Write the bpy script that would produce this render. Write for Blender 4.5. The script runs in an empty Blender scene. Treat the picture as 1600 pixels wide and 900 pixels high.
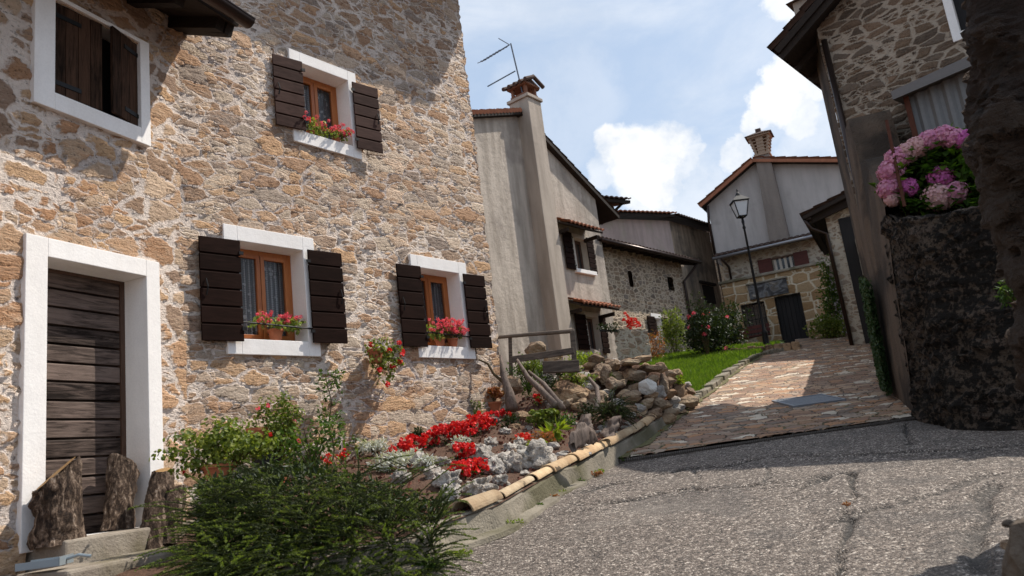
import bpy, bmesh, math, random
import numpy as np
from math import sin, cos, tan, atan2, hypot, radians as R, pi
from mathutils import Vector as V, Matrix, noise as mn
random.seed(7)
sc = bpy.context.scene
COL = sc.collection

# ------------------------------------------------------------------ camera
F = 1200.0                                   # focal length in pixels of a 1600 wide frame
ROLL, PITCH = R(7.047), R(12.393)
fwd = V((0, cos(PITCH), sin(PITCH))); up0 = V((0, -sin(PITCH), cos(PITCH))); r0 = V((1, 0, 0))
cr = r0*cos(ROLL) - up0*sin(ROLL); cu = r0*sin(ROLL) + up0*cos(ROLL)
cam = bpy.data.cameras.new('camera'); co = bpy.data.objects.new('camera', cam); COL.objects.link(co)
co.matrix_world = Matrix((( cr.x, cu.x, -fwd.x, 0), (cr.y, cu.y, -fwd.y, 0), (cr.z, cu.z, -fwd.z, 0), (0, 0, 0, 1)))
cam.sensor_width = 36; cam.lens = 36*F/1600; cam.clip_start = .1; cam.clip_end = 3000
cam.dof.use_dof = True; cam.dof.focus_distance = 9.5; cam.dof.aperture_fstop = 2.8
sc.camera = co
def ray(u, v): return fwd + cr*((u-800)/F) + cu*((450-v)/F)
def atD(u, v, D):
    d = ray(u, v); return d*(D/hypot(d.x, d.y))
def dirv(az): return V((sin(R(az)), cos(R(az)), 0))
def zR(y):
    if y < 9.5: return -1.35 + .12*y
    if y < 25: return -.21 + .18*(y-9.5)
    if y < 60: return 2.58 + .03*(y-25)
    return 3.63
def g(u, v, dz=0):                            # the point of the street surface seen at a place of the survey picture
    d = ray(u, v); t = 1.0
    while t < 90:
        p = d*t
        if p.z < zR(p.y)+dz: break
        t += .01
    return V((p.x, p.y, zR(p.y)+dz))
class Fr:                                     # an upright wall plane: x runs along the wall, y into it, z up
    def __init__(s, P, az, zb=0.0):
        s.az = az; s.o = V((P.x, P.y, zb)); s.X = dirv(az); s.Y = V((-s.X.y, s.X.x, 0))
    def px(s, u, v, y=0.0):
        d = ray(u, v); n = s.Y; t = (n.dot(s.o)+y)/n.dot(d); q = d*t - s.o
        return q.dot(s.X), q.z
    def rect(s, pts, y=0.0):                  # TL TR BR BL
        q = [s.px(u, v, y) for u, v in pts]
        return ((q[0][0]+q[3][0])/2, (q[1][0]+q[2][0])/2, (q[2][1]+q[3][1])/2, (q[0][1]+q[1][1])/2)
    def w(s, x, y, z): return s.o + s.X*x + s.Y*y + V((0, 0, z))
    def rz(s): return atan2(s.X.y, s.X.x)

# ------------------------------------------------------------------ node helpers
def mat(name):
    m = bpy.data.materials.new(name); m.use_nodes = True; nt = m.node_tree
    b = nt.nodes['Principled BSDF']; b.inputs['Specular IOR Level'].default_value = .3
    return m, nt, b
class G:
    def __init__(s, nt): s.nt = nt
    def n(s, t, **k):
        nd = s.nt.nodes.new('ShaderNode'+t)
        for a, b in k.items():
            if a.startswith('_'): setattr(nd, a[1:], b)
        ins = {a: b for a, b in k.items() if not a.startswith('_')}
        for a, b in ins.items():
            key = a.replace('__', ' ')
            if key.startswith('i') and key[1:].isdigit(): sock = nd.inputs[int(key[1:])]
            else: sock = nd.inputs[key]
            s.put(sock, b)
        return nd
    def put(s, sock, b):
        if isinstance(b, bpy.types.NodeSocket): s.nt.links.new(b, sock)
        elif isinstance(b, bpy.types.Node): s.nt.links.new(b.outputs[0], sock)
        elif isinstance(b, (tuple, list)):
            v = tuple(b)
            if len(sock.default_value) == 4 and len(v) == 3: v = v+(1,)
            sock.default_value = v
        else: sock.default_value = b
    def m(s, op, a, b=None, c=None, clamp=False):
        nd = s.nt.nodes.new('ShaderNodeMath'); nd.operation = op; nd.use_clamp = clamp
        for i, x in enumerate((a, b, c)):
            if x is not None: s.put(nd.inputs[i], x)
        return nd.outputs[0]
    def ss(s, x, lo, hi, a=0.0, b=1.0):       # smoothstep
        nd = s.nt.nodes.new('ShaderNodeMapRange'); nd.interpolation_type = 'SMOOTHSTEP'
        s.put(nd.inputs[0], x)
        for i, q in ((1, lo), (2, hi), (3, a), (4, b)): s.put(nd.inputs[i], q)
        return nd.outputs[0]
    def mix(s, f, a, b, mode='MIX'):
        nd = s.nt.nodes.new('ShaderNodeMix'); nd.data_type = 'RGBA'; nd.blend_type = mode
        s.put(nd.inputs[0], f); s.put(nd.inputs[6], a); s.put(nd.inputs[7], b)
        return nd.outputs[2]
    def noise(s, vec, scale, detail=4, rough=.55, dist=0, dim='3D'):
        nd = s.nt.nodes.new('ShaderNodeTexNoise'); nd.noise_dimensions = dim
        s.put(nd.inputs['Vector'], vec); s.put(nd.inputs['Scale'], scale); nd.inputs['Detail'].default_value = detail
        nd.inputs['Roughness'].default_value = rough; nd.inputs['Distortion'].default_value = dist
        return nd
    def ramp(s, f, stops, interp='LINEAR'):
        nd = s.nt.nodes.new('ShaderNodeValToRGB'); s.put(nd.inputs[0], f); cr_ = nd.color_ramp; cr_.interpolation = interp
        while len(cr_.elements) < len(stops): cr_.elements.new(.5)
        for e, (p, c) in zip(cr_.elements, stops): e.position = p; e.color = (*c, 1)
        return nd.outputs[0]
    def disp(s, h, scale=1.0):
        d = s.nt.nodes.new('ShaderNodeDisplacement'); s.put(d.inputs['Height'], h); d.inputs['Midlevel'].default_value = 0
        d.inputs['Scale'].default_value = scale
        s.nt.links.new(d.outputs[0], s.nt.nodes['Material Output'].inputs['Displacement'])
    def uz(s, jitter=0.0):                    # (along the wall, up) in metres from the object's own axes
        tc = s.n('TexCoord'); xyz = s.n('SeparateXYZ', i0=tc.outputs['Object'])
        return tc.outputs['Object'], s.m('ADD', xyz.outputs[0], xyz.outputs[1]), xyz.outputs[2]
def even(cols):
    n = len(cols); return [(i/n, c) for i, c in enumerate(cols)]

def stone_mat(name, sx, sz, cols, mort, mw=.06, cover=.3, h=.03, rough=.02, warp=.5, fine=1.0, var=.35, patch=None, grime=None, sub=1.9, share=.5, pit=.6, rd=.87, gw=(.6, .10)):
    m, nt, b = mat(name); q = G(nt)
    P, u, z = q.uz()
    wn = q.noise(P, 1.7, 2, .5); wn2 = q.noise(P, 6, 3, .6)
    def off(socket, amt): return q.m('MULTIPLY', q.m('SUBTRACT', socket, .5), amt)
    ws = q.n('SeparateColor', i0=wn.outputs['Color']); ws2 = q.n('SeparateColor', i0=wn2.outputs['Color'])
    uu = q.m('ADD', q.m('MULTIPLY', u, sx), q.m('ADD', off(ws.outputs[0], warp), off(ws2.outputs[0], warp*.35)))
    zz = q.m('ADD', q.m('MULTIPLY', z, sz), q.m('ADD', off(ws.outputs[1], warp*.8), off(ws2.outputs[1], warp*.45)))
    vec = q.n('CombineXYZ', X=uu, Y=zz)
    vc = q.n('TexVoronoi', _voronoi_dimensions='2D', Vector=vec, Scale=1.0, Randomness=rd)
    ve = q.n('TexVoronoi', _voronoi_dimensions='2D', _feature='DISTANCE_TO_EDGE', Vector=vec, Scale=1.0, Randomness=rd)
    vc2 = q.n('TexVoronoi', _voronoi_dimensions='2D', Vector=vec, Scale=1.0*sub, Randomness=rd)
    ve2 = q.n('TexVoronoi', _voronoi_dimensions='2D', _feature='DISTANCE_TO_EDGE', Vector=vec, Scale=1.0*sub, Randomness=rd)
    c0 = q.n('SeparateColor', i0=vc.outputs['Color'])
    split = q.m('LESS_THAN', c0.outputs[2], share)
    cs = q.n('SeparateColor', i0=q.mix(split, vc.outputs['Color'], vc2.outputs['Color']))
    dist = q.m('ADD', q.m('MULTIPLY', q.m('SUBTRACT', 1.0, split), ve.outputs['Distance']), q.m('MULTIPLY', split, q.m('MINIMUM', ve.outputs['Distance'], q.m('MULTIPLY', ve2.outputs['Distance'], 1.15/sub))))
    st = q.n('Mapping', Vector=P, Scale=(3, 3, 11))
    lay = q.noise(st, 2.2, 7, .70, .6).outputs[0]
    fn = q.noise(P, 34*fine, 6, .72).outputs[0]
    md = q.noise(P, 9*fine, 6, .68).outputs[0]
    big = q.noise(P, .7, 3, .5).outputs[0]
    edge = q.m('ADD', dist, q.m('ADD', off(md, cover), off(big, cover*1.1)))
    edge = q.m('SUBTRACT', edge, q.m('MULTIPLY', q.m('GREATER_THAN', cs.outputs[2], .78), cover*.4))
    mask = q.ss(edge, mw-.035, mw+.045)
    c = q.ramp(cs.outputs[0], even(cols), 'CONSTANT')
    c = q.mix(q.ss(lay, .42, .62, 0, .55), c, q.ramp(cs.outputs[1], even(cols[::-1]), 'CONSTANT'))
    val = q.m('ADD', 1-var*1.1, q.m('MULTIPLY', q.m('ADD', q.m('ADD', lay, fn), q.m('MULTIPLY', cs.outputs[1], .6)), var*.85))
    c = q.mix(1.0, c, q.n('CombineXYZ', X=val, Y=val, Z=val), 'MULTIPLY')
    mv = q.m('ADD', .60, q.m('ADD', q.m('MULTIPLY', md, .42), q.m('MULTIPLY', fn, .40)))
    mc = q.mix(1.0, mort, q.n('CombineXYZ', X=mv, Y=mv, Z=q.m('MULTIPLY', mv, .97)), 'MULTIPLY')
    if patch: mc = q.mix(q.ss(big, .42, .62), mc, q.mix(1.0, patch, q.n('CombineXYZ', X=mv, Y=mv, Z=mv), 'MULTIPLY'))
    c = q.mix(mask, mc, c)
    c = q.mix(q.ss(fn, .55, .70, 0, .45), c, q.mix(.5, c, mort))
    c = q.mix(q.m('MULTIPLY', q.ss(q.m('ADD', q.m('MULTIPLY', fn, .5), q.m('MULTIPLY', lay, .5)), .465, .37), pit), c, (.045, .028, .019))  # near-black in the low spots: crevice shade put into the colour
    if grime: c = q.mix(q.ss(q.m('ADD', q.m('MULTIPLY', big, gw[0]), q.m('MULTIPLY', md, 1-gw[0])), grime[0], grime[0]+gw[1], 0, grime[1]), c, grime[2])
    nt.links.new(c, b.inputs['Base Color']); b.inputs['Roughness'].default_value = .93
    dome = q.ss(dist, 0.0, .25)
    hh = q.m('MULTIPLY', mask, q.m('ADD', h*.15, q.m('ADD', q.m('MULTIPLY', dome, h*.35), q.m('MULTIPLY', cs.outputs[1], h*.9))))
    hh = q.m('ADD', hh, q.m('MULTIPLY', q.m('SUBTRACT', lay, .5), q.m('MULTIPLY', q.m('ADD', mask, .5), rough*1.6)))
    hh = q.m('ADD', hh, off(md, rough*2.2))
    hh = q.m('ADD', hh, off(fn, rough*.9))
    q.disp(q.m('SUBTRACT', hh, h*.5))
    m.displacement_method = 'BOTH'
    return m

def plaster(name, col, col2, streak=.3, bump=.004, rough=.9, stain=None, fine=60, oi=0):
    m, nt, b = mat(name); q = G(nt)
    P, u, z = q.uz()
    st = q.noise(q.n('Mapping', Vector=P, Scale=(2.2, 2.2, .35)), 1.5, 5, .6).outputs[0]
    big = q.noise(P, .6, 4, .6).outputs[0]; fn = q.noise(P, fine, 4, .65).outputs[0]; md = q.noise(P, 5, 5, .65).outputs[0]
    c = q.mix(q.m('ADD', q.ss(st, .35, .7, 0, .7), q.m('MULTIPLY', md, streak)), col, col2)
    if stain: c = q.mix(q.ss(big, stain[0], stain[0]+.12, 0, stain[1]), c, stain[2])
    v = q.m('ADD', .8, q.m('ADD', q.m('MULTIPLY', fn, .22), q.m('MULTIPLY', md, .18)))
    c = q.mix(1.0, c, q.n('CombineXYZ', X=v, Y=v, Z=v), 'MULTIPLY')
    if oi:
        rn = q.n('ObjectInfo').outputs['Random']
        c = q.mix(oi, c, q.mix(1.0, c, q.ramp(rn, [(0, (.55, .50, .48)), (.25, (1.1, .92, .76)), (.5, (.8, .8, .82)), (.75, (1.3, 1.2, 1.05)), (1, (.82, .70, .6))]), 'MULTIPLY'))
        c = q.mix(q.m('MULTIPLY', q.ss(md, .50, .36), .7), c, (.03, .022, .016))
    nt.links.new(c, b.inputs['Base Color']); b.inputs['Roughness'].default_value = rough
    q.disp(q.m('ADD', q.m('MULTIPLY', fn, bump), q.m('MULTIPLY', md, bump*2.5)))
    return m

def wood(name, c1, c2, axis='x', bump=.002, rough=.6, scale=1.0, spec=.3):
    m, nt, b = mat(name); q = G(nt)
    P = q.n('TexCoord').outputs['Object']
    sc_ = {'x': (1.3, 14, 14), 'z': (14, 14, 1.3), 'y': (14, 1.3, 14)}[axis]
    gr = q.noise(q.n('Mapping', Vector=P, Scale=sc_), 2.4*scale, 6, .68, .9).outputs[0]
    big = q.noise(P, 2.2, 3).outputs[0]
    rnd = q.n('NewGeometry').outputs['Random Per Island']
    f = q.m('ADD', q.m('MULTIPLY', gr, .8), q.m('ADD', q.m('MULTIPLY', big, .3), q.m('MULTIPLY', q.m('SUBTRACT', rnd, .5), .25)))
    c = q.mix(q.ss(f, .32, .78), c1, c2)
    nt.links.new(c, b.inputs['Base Color']); b.inputs['Roughness'].default_value = rough; b.inputs['Specular IOR Level'].default_value = spec
    q.disp(q.m('MULTIPLY', gr, bump))
    return m

def simple(name, col, rough=.6, metal=0.0, var=.15, bump=.001, scale=20, spec=.3):
    m, nt, b = mat(name); q = G(nt)
    P = q.n('TexCoord').outputs['Object']; n = q.noise(P, scale, 5, .6).outputs[0]
    v = q.m('ADD', 1-var, q.m('MULTIPLY', n, 2*var))
    nt.links.new(q.mix(1.0, col, q.n('CombineXYZ', X=v, Y=v, Z=v), 'MULTIPLY'), b.inputs['Base Color'])
    b.inputs['Roughness'].default_value = rough; b.inputs['Metallic'].default_value = metal; b.inputs['Specular IOR Level'].default_value = spec
    if bump: q.disp(q.m('MULTIPLY', n, bump))
    return m

def leafmat(name, cols, trans=.35, rough=.5, spread=2.0):
    m, nt, b = mat(name); q = G(nt)
    P = q.n('TexCoord').outputs['Object']
    rnd = q.n('NewGeometry').outputs['Random Per Island']
    n = q.noise(P, spread, 2).outputs[0]
    f = q.m('ADD', q.m('MULTIPLY', rnd, .65), q.m('MULTIPLY', q.m('SUBTRACT', n, .25), .7), clamp=True)
    c = q.ramp(f, [(i/(len(cols)-1), k) for i, k in enumerate(cols)])
    nt.links.new(c, b.inputs['Base Color']); b.inputs['Roughness'].default_value = rough
    tr = q.n('BsdfTranslucent', Color=q.mix(1.0, c, (1.25, 1.3, .6), 'MULTIPLY'))
    mx = q.n('MixShader', i0=trans, i1=b, i2=tr); nt.links.new(mx.outputs[0], nt.nodes['Material Output'].inputs['Surface'])
    return m

# ------------------------------------------------------------------ mesh helpers
class MB:
    def __init__(s): s.v = []; s.f = []
    def add(s, vs, fs, M=None):
        o = len(s.v)
        s.v += [tuple(M @ V(p)) if M else tuple(p) for p in vs]
        s.f += [tuple(i+o for i in f) for f in fs]; return s
    def box(s, x0, x1, y0, y1, z0, z1, M=None):
        vs = [(x, y, z) for x in (x0, x1) for y in (y0, y1) for z in (z0, z1)]
        return s.add(vs, [(0, 1, 3, 2), (4, 6, 7, 5), (0, 4, 5, 1), (2, 3, 7, 6), (0, 2, 6, 4), (1, 5, 7, 3)], M)
    def prism(s, poly, y0, y1, M=None):       # poly in (x, z), extruded along y
        n = len(poly)
        vs = [(x, y0, z) for x, z in poly] + [(x, y1, z) for x, z in poly]
        fs = [tuple(range(n)), tuple(range(2*n-1, n-1, -1))] + [(i, i+n, (i+1) % n+n, (i+1) % n) for i in range(n)]
        return s.add(vs, fs, M)
    def tube(s, pts, r, n=8, cap=True):
        pts = [V(p) for p in pts]; k = len(pts)
        rs = r if isinstance(r, (list, tuple)) else [r]*k
        vs = []; t0 = None
        for i, p in enumerate(pts):
            t = (pts[min(i+1, k-1)] - pts[max(i-1, 0)]).normalized()
            a = t.orthogonal().normalized() if t0 is None else (t0 - t*t0.dot(t)).normalized()
            t0 = a; b = t.cross(a)
            for j in range(n): vs.append(p + (a*cos(2*pi*j/n) + b*sin(2*pi*j/n))*rs[i])
        fs = [(i*n+j, i*n+(j+1) % n, (i+1)*n+(j+1) % n, (i+1)*n+j) for i in range(k-1) for j in range(n)]
        if cap: fs += [tuple(range(n-1, -1, -1)), tuple((k-1)*n+j for j in range(n))]
        return s.add(vs, fs)
    def bar(s, a, b, w, h=None):              # square bar between two points
        a, b = V(a), V(b); t = (b-a).normalized(); up = V((0, 0, 1)) if abs(t.z) < .95 else V((0, 1, 0))
        x = t.cross(up).normalized(); y = x.cross(t); h = h or w
        vs = [p + x*i*w/2 + y*j*h/2 for p in (a, b) for i, j in ((-1, -1), (1, -1), (1, 1), (-1, 1))]
        return s.add(vs, [(3, 2, 1, 0), (4, 5, 6, 7)] + [(i, (i+1) % 4, (i+1) % 4+4, i+4) for i in range(4)])
    def lathe(s, prof, c=(0, 0, 0), n=20, M=None):
        vs = []; k = len(prof)
        for r, z in prof:
            for j in range(n): vs.append((c[0]+r*cos(2*pi*j/n), c[1]+r*sin(2*pi*j/n), c[2]+z))
        fs = [(i*n+j, i*n+(j+1) % n, (i+1)*n+(j+1) % n, (i+1)*n+j) for i in range(k-1) for j in range(n)]
        fs += [tuple(range(n-1, -1, -1)), tuple((k-1)*n+j for j in range(n))]
        return s.add(vs, fs, M)
    def sheet(s, fn, nu, nv):                 # fn(i, j) -> point
        vs = [fn(i, j) for j in range(nv+1) for i in range(nu+1)]
        return s.add(vs, [(j*(nu+1)+i, j*(nu+1)+i+1, (j+1)*(nu+1)+i+1, (j+1)*(nu+1)+i) for j in range(nv) for i in range(nu)])
    def build(s, name, m, parent=None, smooth=False, bevel=0, loc=None):
        me = bpy.data.meshes.new(name); me.from_pydata(s.v, [], s.f)
        if m: me.materials.append(m)
        if smooth: me.polygons.foreach_set('use_smooth', [True]*len(me.polygons))
        me.update()
        o = bpy.data.objects.new(name, me); COL.objects.link(o)
        if parent: o.parent = parent
        if loc is not None: o.location = loc
        if bevel:
            md = o.modifiers.new('bevel', 'BEVEL'); md.width = bevel; md.segments = 2; md.limit_method = 'ANGLE'
        return o
def tag(o, label=None, cat=None, group=None, kind=None):
    for k, x in (('label', label), ('category', cat), ('group', group), ('kind', kind)):
        if x: o[k] = x
    return o
def empty(name, loc, rz=0, label=None, cat=None, group=None):
    o = bpy.data.objects.new(name, None); COL.objects.link(o); o.location = loc; o.rotation_euler = (0, 0, rz)
    o.empty_display_size = .2
    return tag(o, label, cat, group)
def root(fr, name, label, cat, group=None): return empty(name, fr.o, fr.rz(), label, cat, group)
def recentre(o):                              # put a single-mesh thing's origin at its base
    me = o.data; n = len(me.vertices); a = np.empty(n*3, 'f'); me.vertices.foreach_get('co', a); a = a.reshape(-1, 3)
    c = np.array([(a[:, 0].min()+a[:, 0].max())/2, (a[:, 1].min()+a[:, 1].max())/2, a[:, 2].min()], 'f')
    me.vertices.foreach_set('co', (a-c).ravel()); me.update(); o.location = V([float(k) for k in c]) + o.location
    return o

def wallgrid(fr_w, x0, x1, z0, z1, step, holes=(), topf=None, y=0.0):
    """front sheet of a wall as a fine grid; holes are (x0,x1,z0,z1); topf(x) trims the top"""
    nx = max(2, int((x1-x0)/step)); nz = max(2, int((z1-z0)/step))
    vs = []; fs = []
    for j in range(nz+1):
        for i in range(nx+1):
            x = x0+(x1-x0)*i/nx; z = z0+(z1-z0)*j/nz
            if topf:
                zt = topf(x); z = z0+(zt-z0)*j/nz
            vs.append((x, y, z))
    for j in range(nz):
        for i in range(nx):
            a = vs[j*(nx+1)+i]; c = vs[(j+1)*(nx+1)+i+1]; mx, mz = (a[0]+c[0])/2, (a[2]+c[2])/2
            if any(h[0] < mx < h[1] and h[2] < mz < h[3] for h in holes): continue
            k = j*(nx+1)+i; fs.append((k, k+1, k+nx+2, k+nx+1))
    return vs, fs

# leaves -------------------------------------------------------------
rnd = random.Random(11)
def rv(): return V((rnd.gauss(0, 1), rnd.gauss(0, 1), rnd.gauss(0, 1))).normalized()
def leaf(mb, p, d, nrm, L, W, fold=.15):
    d = d.normalized(); s_ = d.cross(nrm)
    if s_.length < 1e-3: s_ = d.orthogonal()
    s_.normalize(); n2 = s_.cross(d)
    mb.add([p, p+d*L*.5+s_*W/2+n2*fold*W, p+d*L, p+d*L*.5-s_*W/2+n2*fold*W, p+d*L*.5-n2*.0], [(0, 1, 4), (1, 2, 4), (2, 3, 4), (3, 0, 4)])
def round_leaf(mb, p, nrm, r, k=6):
    a = nrm.orthogonal().normalized(); b = nrm.cross(a); ph = rnd.random()*6
    vs = [p]+[p+(a*cos(ph+2*pi*i/k)+b*sin(ph+2*pi*i/k))*r*rnd.uniform(.8, 1.1)+nrm*r*.25 for i in range(k)]
    mb.add(vs, [(0, i+1, (i+1) % k+1) for i in range(k)])
def clump(mb, c, rad, n, L, W=None, rl=False, up=.3, shell=.5, drop=0):
    c = V(c)
    for _ in range(n):
        q = rv(); rr = shell+(1-shell)*rnd.random()**.6
        if drop and q.z < 0: q.z *= drop
        p = c+V((q.x*rad[0], q.y*rad[1], q.z*rad[2]))*rr
        nr = (q+rv()*.7+V((0, 0, up))).normalized(); s_ = rnd.uniform(.65, 1.25)
        if rl: round_leaf(mb, p, nr, L*s_/2)
        else: leaf(mb, p, (q+rv()*.9+V((0, 0, -.1))), nr, L*s_, (W or L*.5)*s_)
def blossom(mb, c, r, n, s_):                 # a head of small petals
    for _ in range(n):
        q = rv(); p = V(c)+q*r*rnd.uniform(.55, 1)
        nr = (q+rv()*.5).normalized(); round_leaf(mb, p, nr, s_*rnd.uniform(.7, 1.15), 5)

def rock_bm(size, seed, sub=3, rough=.35, facets=5, freq=1.6):
    bm = bmesh.new(); bmesh.ops.create_icosphere(bm, subdivisions=sub, radius=1)
    r = random.Random(seed); pl = []
    for _ in range(facets):
        n = V((r.gauss(0, 1), r.gauss(0, 1), r.gauss(0, 1))).normalized(); pl.append((n, r.uniform(.55, .85)))
    off = V((seed*3.1, seed*1.7, seed*.9))
    for v in bm.verts:
        p = v.co.copy()
        for n, d in pl:
            k = p.dot(n)
            if k > d: p -= n*(k-d)*.92
        nn = mn.fractal(p*freq+off, .8, 2.1, 4)
        p *= 1+rough*nn
        v.co = V((p.x*size[0], p.y*size[1], p.z*size[2]))
    me = bpy.data.meshes.new('rock'); bm.to_mesh(me); bm.free(); return me
def rock(loc, size, seed, m, label, group=None, rz=0, name='rock', sub=3, rough=.35, facets=5, freq=1.6, tilt=0, smooth=False):
    me = rock_bm(size, seed, sub, rough, facets, freq); me.materials.append(m)
    if smooth: me.polygons.foreach_set('use_smooth', [True]*len(me.polygons))
    o = bpy.data.objects.new(name, me); COL.objects.link(o); o.location = loc; o.rotation_euler = (tilt, tilt*.6, rz)
    return tag(o, label, 'rock', group)

# ------------------------------------------------------------------ materials
M = {}
M['stoneA'] = stone_mat('rubble_warm', 3.0, 6.4, [(.54, .36, .235), (.41, .25, .155), (.62, .47, .35), (.35, .24, .17), (.58, .37, .215), (.46, .37, .295), (.62, .50, .385), (.34, .265, .215), (.44, .27, .165), (.52, .41, .31)],
                        (.70, .60, .535), mw=.022, cover=.30, h=.028, rough=.027, warp=.85, patch=(.55, .465, .415), share=.55, pit=.8)
M['stoneB'] = stone_mat('rubble_warm_large', 2.7, 4.6, [(.58, .36, .215), (.46, .255, .14), (.64, .47, .33), (.38, .25, .165), (.62, .40, .23), (.50, .355, .24), (.40, .27, .19)],
                        (.74, .635, .57), mw=.05, cover=.36, h=.028, rough=.027, warp=.9, patch=(.57, .49, .44), share=.35, pit=.8)
M['stoneD'] = stone_mat('rubble_small_dark', 3.9, 7.2, [(.26, .19, .13), (.34, .24, .16), (.21, .16, .12), (.38, .29, .20), (.30, .24, .19)],
                        (.58, .47, .36), mw=.09, cover=.2, h=.02, rough=.015, warp=.7, var=.4, grime=(.56, .4, (.18, .15, .13)), share=.3)
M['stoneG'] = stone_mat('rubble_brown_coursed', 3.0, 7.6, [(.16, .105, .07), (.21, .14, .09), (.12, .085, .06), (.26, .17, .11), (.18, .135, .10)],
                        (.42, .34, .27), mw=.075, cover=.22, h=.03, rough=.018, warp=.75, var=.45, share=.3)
M['stoneE'] = stone_mat('block_golden', 1.9, 3.0, [(.34, .21, .10), (.40, .26, .135), (.30, .185, .09), (.43, .30, .17)],
                        (.62, .53, .40), mw=.045, cover=.07, h=.02, rough=.012, warp=.16, var=.35, share=.3, rd=.42)
M['stoneE2'] = stone_mat('rubble_pale', 3.4, 6.2, [(.32, .24, .17), (.42, .32, .23), (.26, .20, .15), (.36, .30, .24)],
                         (.50, .44, .36), mw=.10, cover=.3, h=.015, rough=.012, warp=.6, var=.35)
M['moss'] = stone_mat('dark_mossy_wall', 2.0, 2.6, [(.12, .083, .06), (.15, .108, .08), (.10, .070, .05), (.17, .125, .095)],
                      (.13, .095, .07), mw=.05, cover=.5, h=.05, rough=.06, warp=1.2, var=.4, grime=(.445, .95, (.009, .007, .005)), gw=(.25, .09), fine=1.4)
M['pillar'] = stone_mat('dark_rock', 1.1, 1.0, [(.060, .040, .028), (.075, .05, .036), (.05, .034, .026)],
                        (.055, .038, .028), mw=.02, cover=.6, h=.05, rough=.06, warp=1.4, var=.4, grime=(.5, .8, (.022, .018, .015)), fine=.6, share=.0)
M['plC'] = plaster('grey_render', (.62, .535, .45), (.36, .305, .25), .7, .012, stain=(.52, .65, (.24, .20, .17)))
M['plC2'] = plaster('chimney_render', (.50, .42, .345), (.32, .265, .215), .35, .004)
M['plD'] = plaster('old_pinkish_render', (.58, .45, .40), (.38, .30, .26), .5, .01, stain=(.5, .7, (.42, .36, .28)))
M['plE'] = plaster('pale_grey_render', (.50, .455, .425), (.38, .345, .32), .35, .004, stain=(.56, .5, (.26, .23, .21)))
M['plR'] = plaster('brown_rough_render', (.17, .118, .082), (.09, .064, .046), .6, .022, stain=(.46, .85, (.035, .026, .020)), fine=40)
M['white'] = plaster('white_painted_plaster', (.95, .91, .87), (.87, .82, .77), .22, .0022, .85, stain=(.60, .22, (.62, .57, .50)))
M['cream'] = plaster('cream_plaster', (.62, .56, .48), (.52, .46, .39), .2, .002)
M['shut'] = wood('dark_brown_shutter_paint', (.010, .0045, .003), (.024, .011, .008), 'x', .0012, .8, spec=.06)
M['shutU'] = wood('weathered_brown_shutter', (.035, .017, .013), (.085, .047, .037), 'x', .0015, .75, spec=.1)
M['shutOld'] = wood('old_bare_shutter', (.010, .006, .004), (.085, .045, .028), 'z', .004, .85, spec=.1)
M['frame'] = wood('orange_stained_window_wood', (.30, .085, .02), (.44, .15, .04), 'z', .0006, .38, spec=.4)
M['door'] = wood('weathered_grey_door_boards', (.012, .007, .005), (.20, .145, .12), 'x', .005, .7, spec=.15)
M['doorfr'] = wood('dark_door_frame', (.06, .03, .018), (.11, .06, .04), 'z', .001, .6)
M['beam'] = wood('dark_roof_timber', (.012, .008, .006), (.035, .023, .016), 'y', .002, .8)
M['grey_wood'] = wood('silvered_timber', (.06, .045, .035), (.22, .17, .13), 'x', .004, .8)
M['drift'] = wood('driftwood', (.05, .035, .028), (.24, .18, .145), 'z', .006, .85)
M['bark'] = None
M['iron'] = simple('black_iron', (.012, .011, .011), .5, .3, .2, .0005)
M['rust'] = simple('rusty_metal', (.10, .035, .02), .8, .2, .4, .002)
M['gutter'] = simple('brown_gutter_metal', (.045, .028, .022), .32, .6, .1, 0, spec=.5)
M['zinc'] = simple('grey_metal', (.30, .30, .31), .45, .7, .15, 0)
M['galv'] = simple('galvanised_grating', (.26, .28, .31), .5, .2, .25, 0)
M['alu'] = simple('antenna_metal', (.10, .11, .13), .4, .6, .1, 0)
M['tile'] = simple('terracotta_roof_tile', (.33, .13, .07), .85, 0, .45, .004, 7)
M['tileD'] = simple('weathered_dark_tile', (.085, .052, .04), .9, 0, .5, .004, 7)
M['terra'] = simple('terracotta_pot', (.40, .13, .06), .8, 0, .25, .002, 14)
M['brick'] = simple('chimney_brick', (.22, .10, .06), .9, 0, .35, .003, 18)
M['concrete'] = plaster('mossy_concrete', (.33, .285, .22), (.19, .165, .125), .6, .014, stain=(.47, .8, (.10, .09, .045)), fine=45)
M['step'] = plaster('worn_step_stone', (.36, .31, .25), (.24, .20, .16), .5, .008, stain=(.47, .75, (.13, .11, .06)), fine=45)
M['soil'] = simple('garden_soil', (.10, .055, .035), .95, 0, .6, .03, 26)
M['granite'] = plaster('pale_tufa', (.66, .62, .56), (.34, .31, .28), .6, .035, stain=(.54, .6, (.14, .12, .10)), fine=30, oi=.3)
M['rockb'] = plaster('brown_fieldstone', (.40, .28, .19), (.17, .12, .085), .6, .030, stain=(.46, .7, (.46, .36, .25)), fine=26, oi=.9)
M['rockw'] = plaster('white_quartz', (.74, .70, .64), (.6, .56, .5), .3, .01, fine=26)
M['cap'] = plaster('lichened_half_tile', (.66, .54, .36), (.46, .33, .20), .5, .009, stain=(.55, .7, (.16, .125, .08)), fine=34, oi=.6)
M['curtain'] = None
M['red'] = leafmat('red_petals', [(.30, .004, .005), (.62, .012, .015), (.80, .04, .045), (.86, .12, .10)], .25, .5, 6)
M['redor'] = leafmat('scarlet_petals', [(.6, .01, .006), (.85, .05, .03)], .25, .5)
M['pink'] = leafmat('coral_pink_petals', [(.70, .02, .06), (.88, .10, .18), (.86, .22, .32), (.80, .04, .10)], .3, .5)
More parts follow.
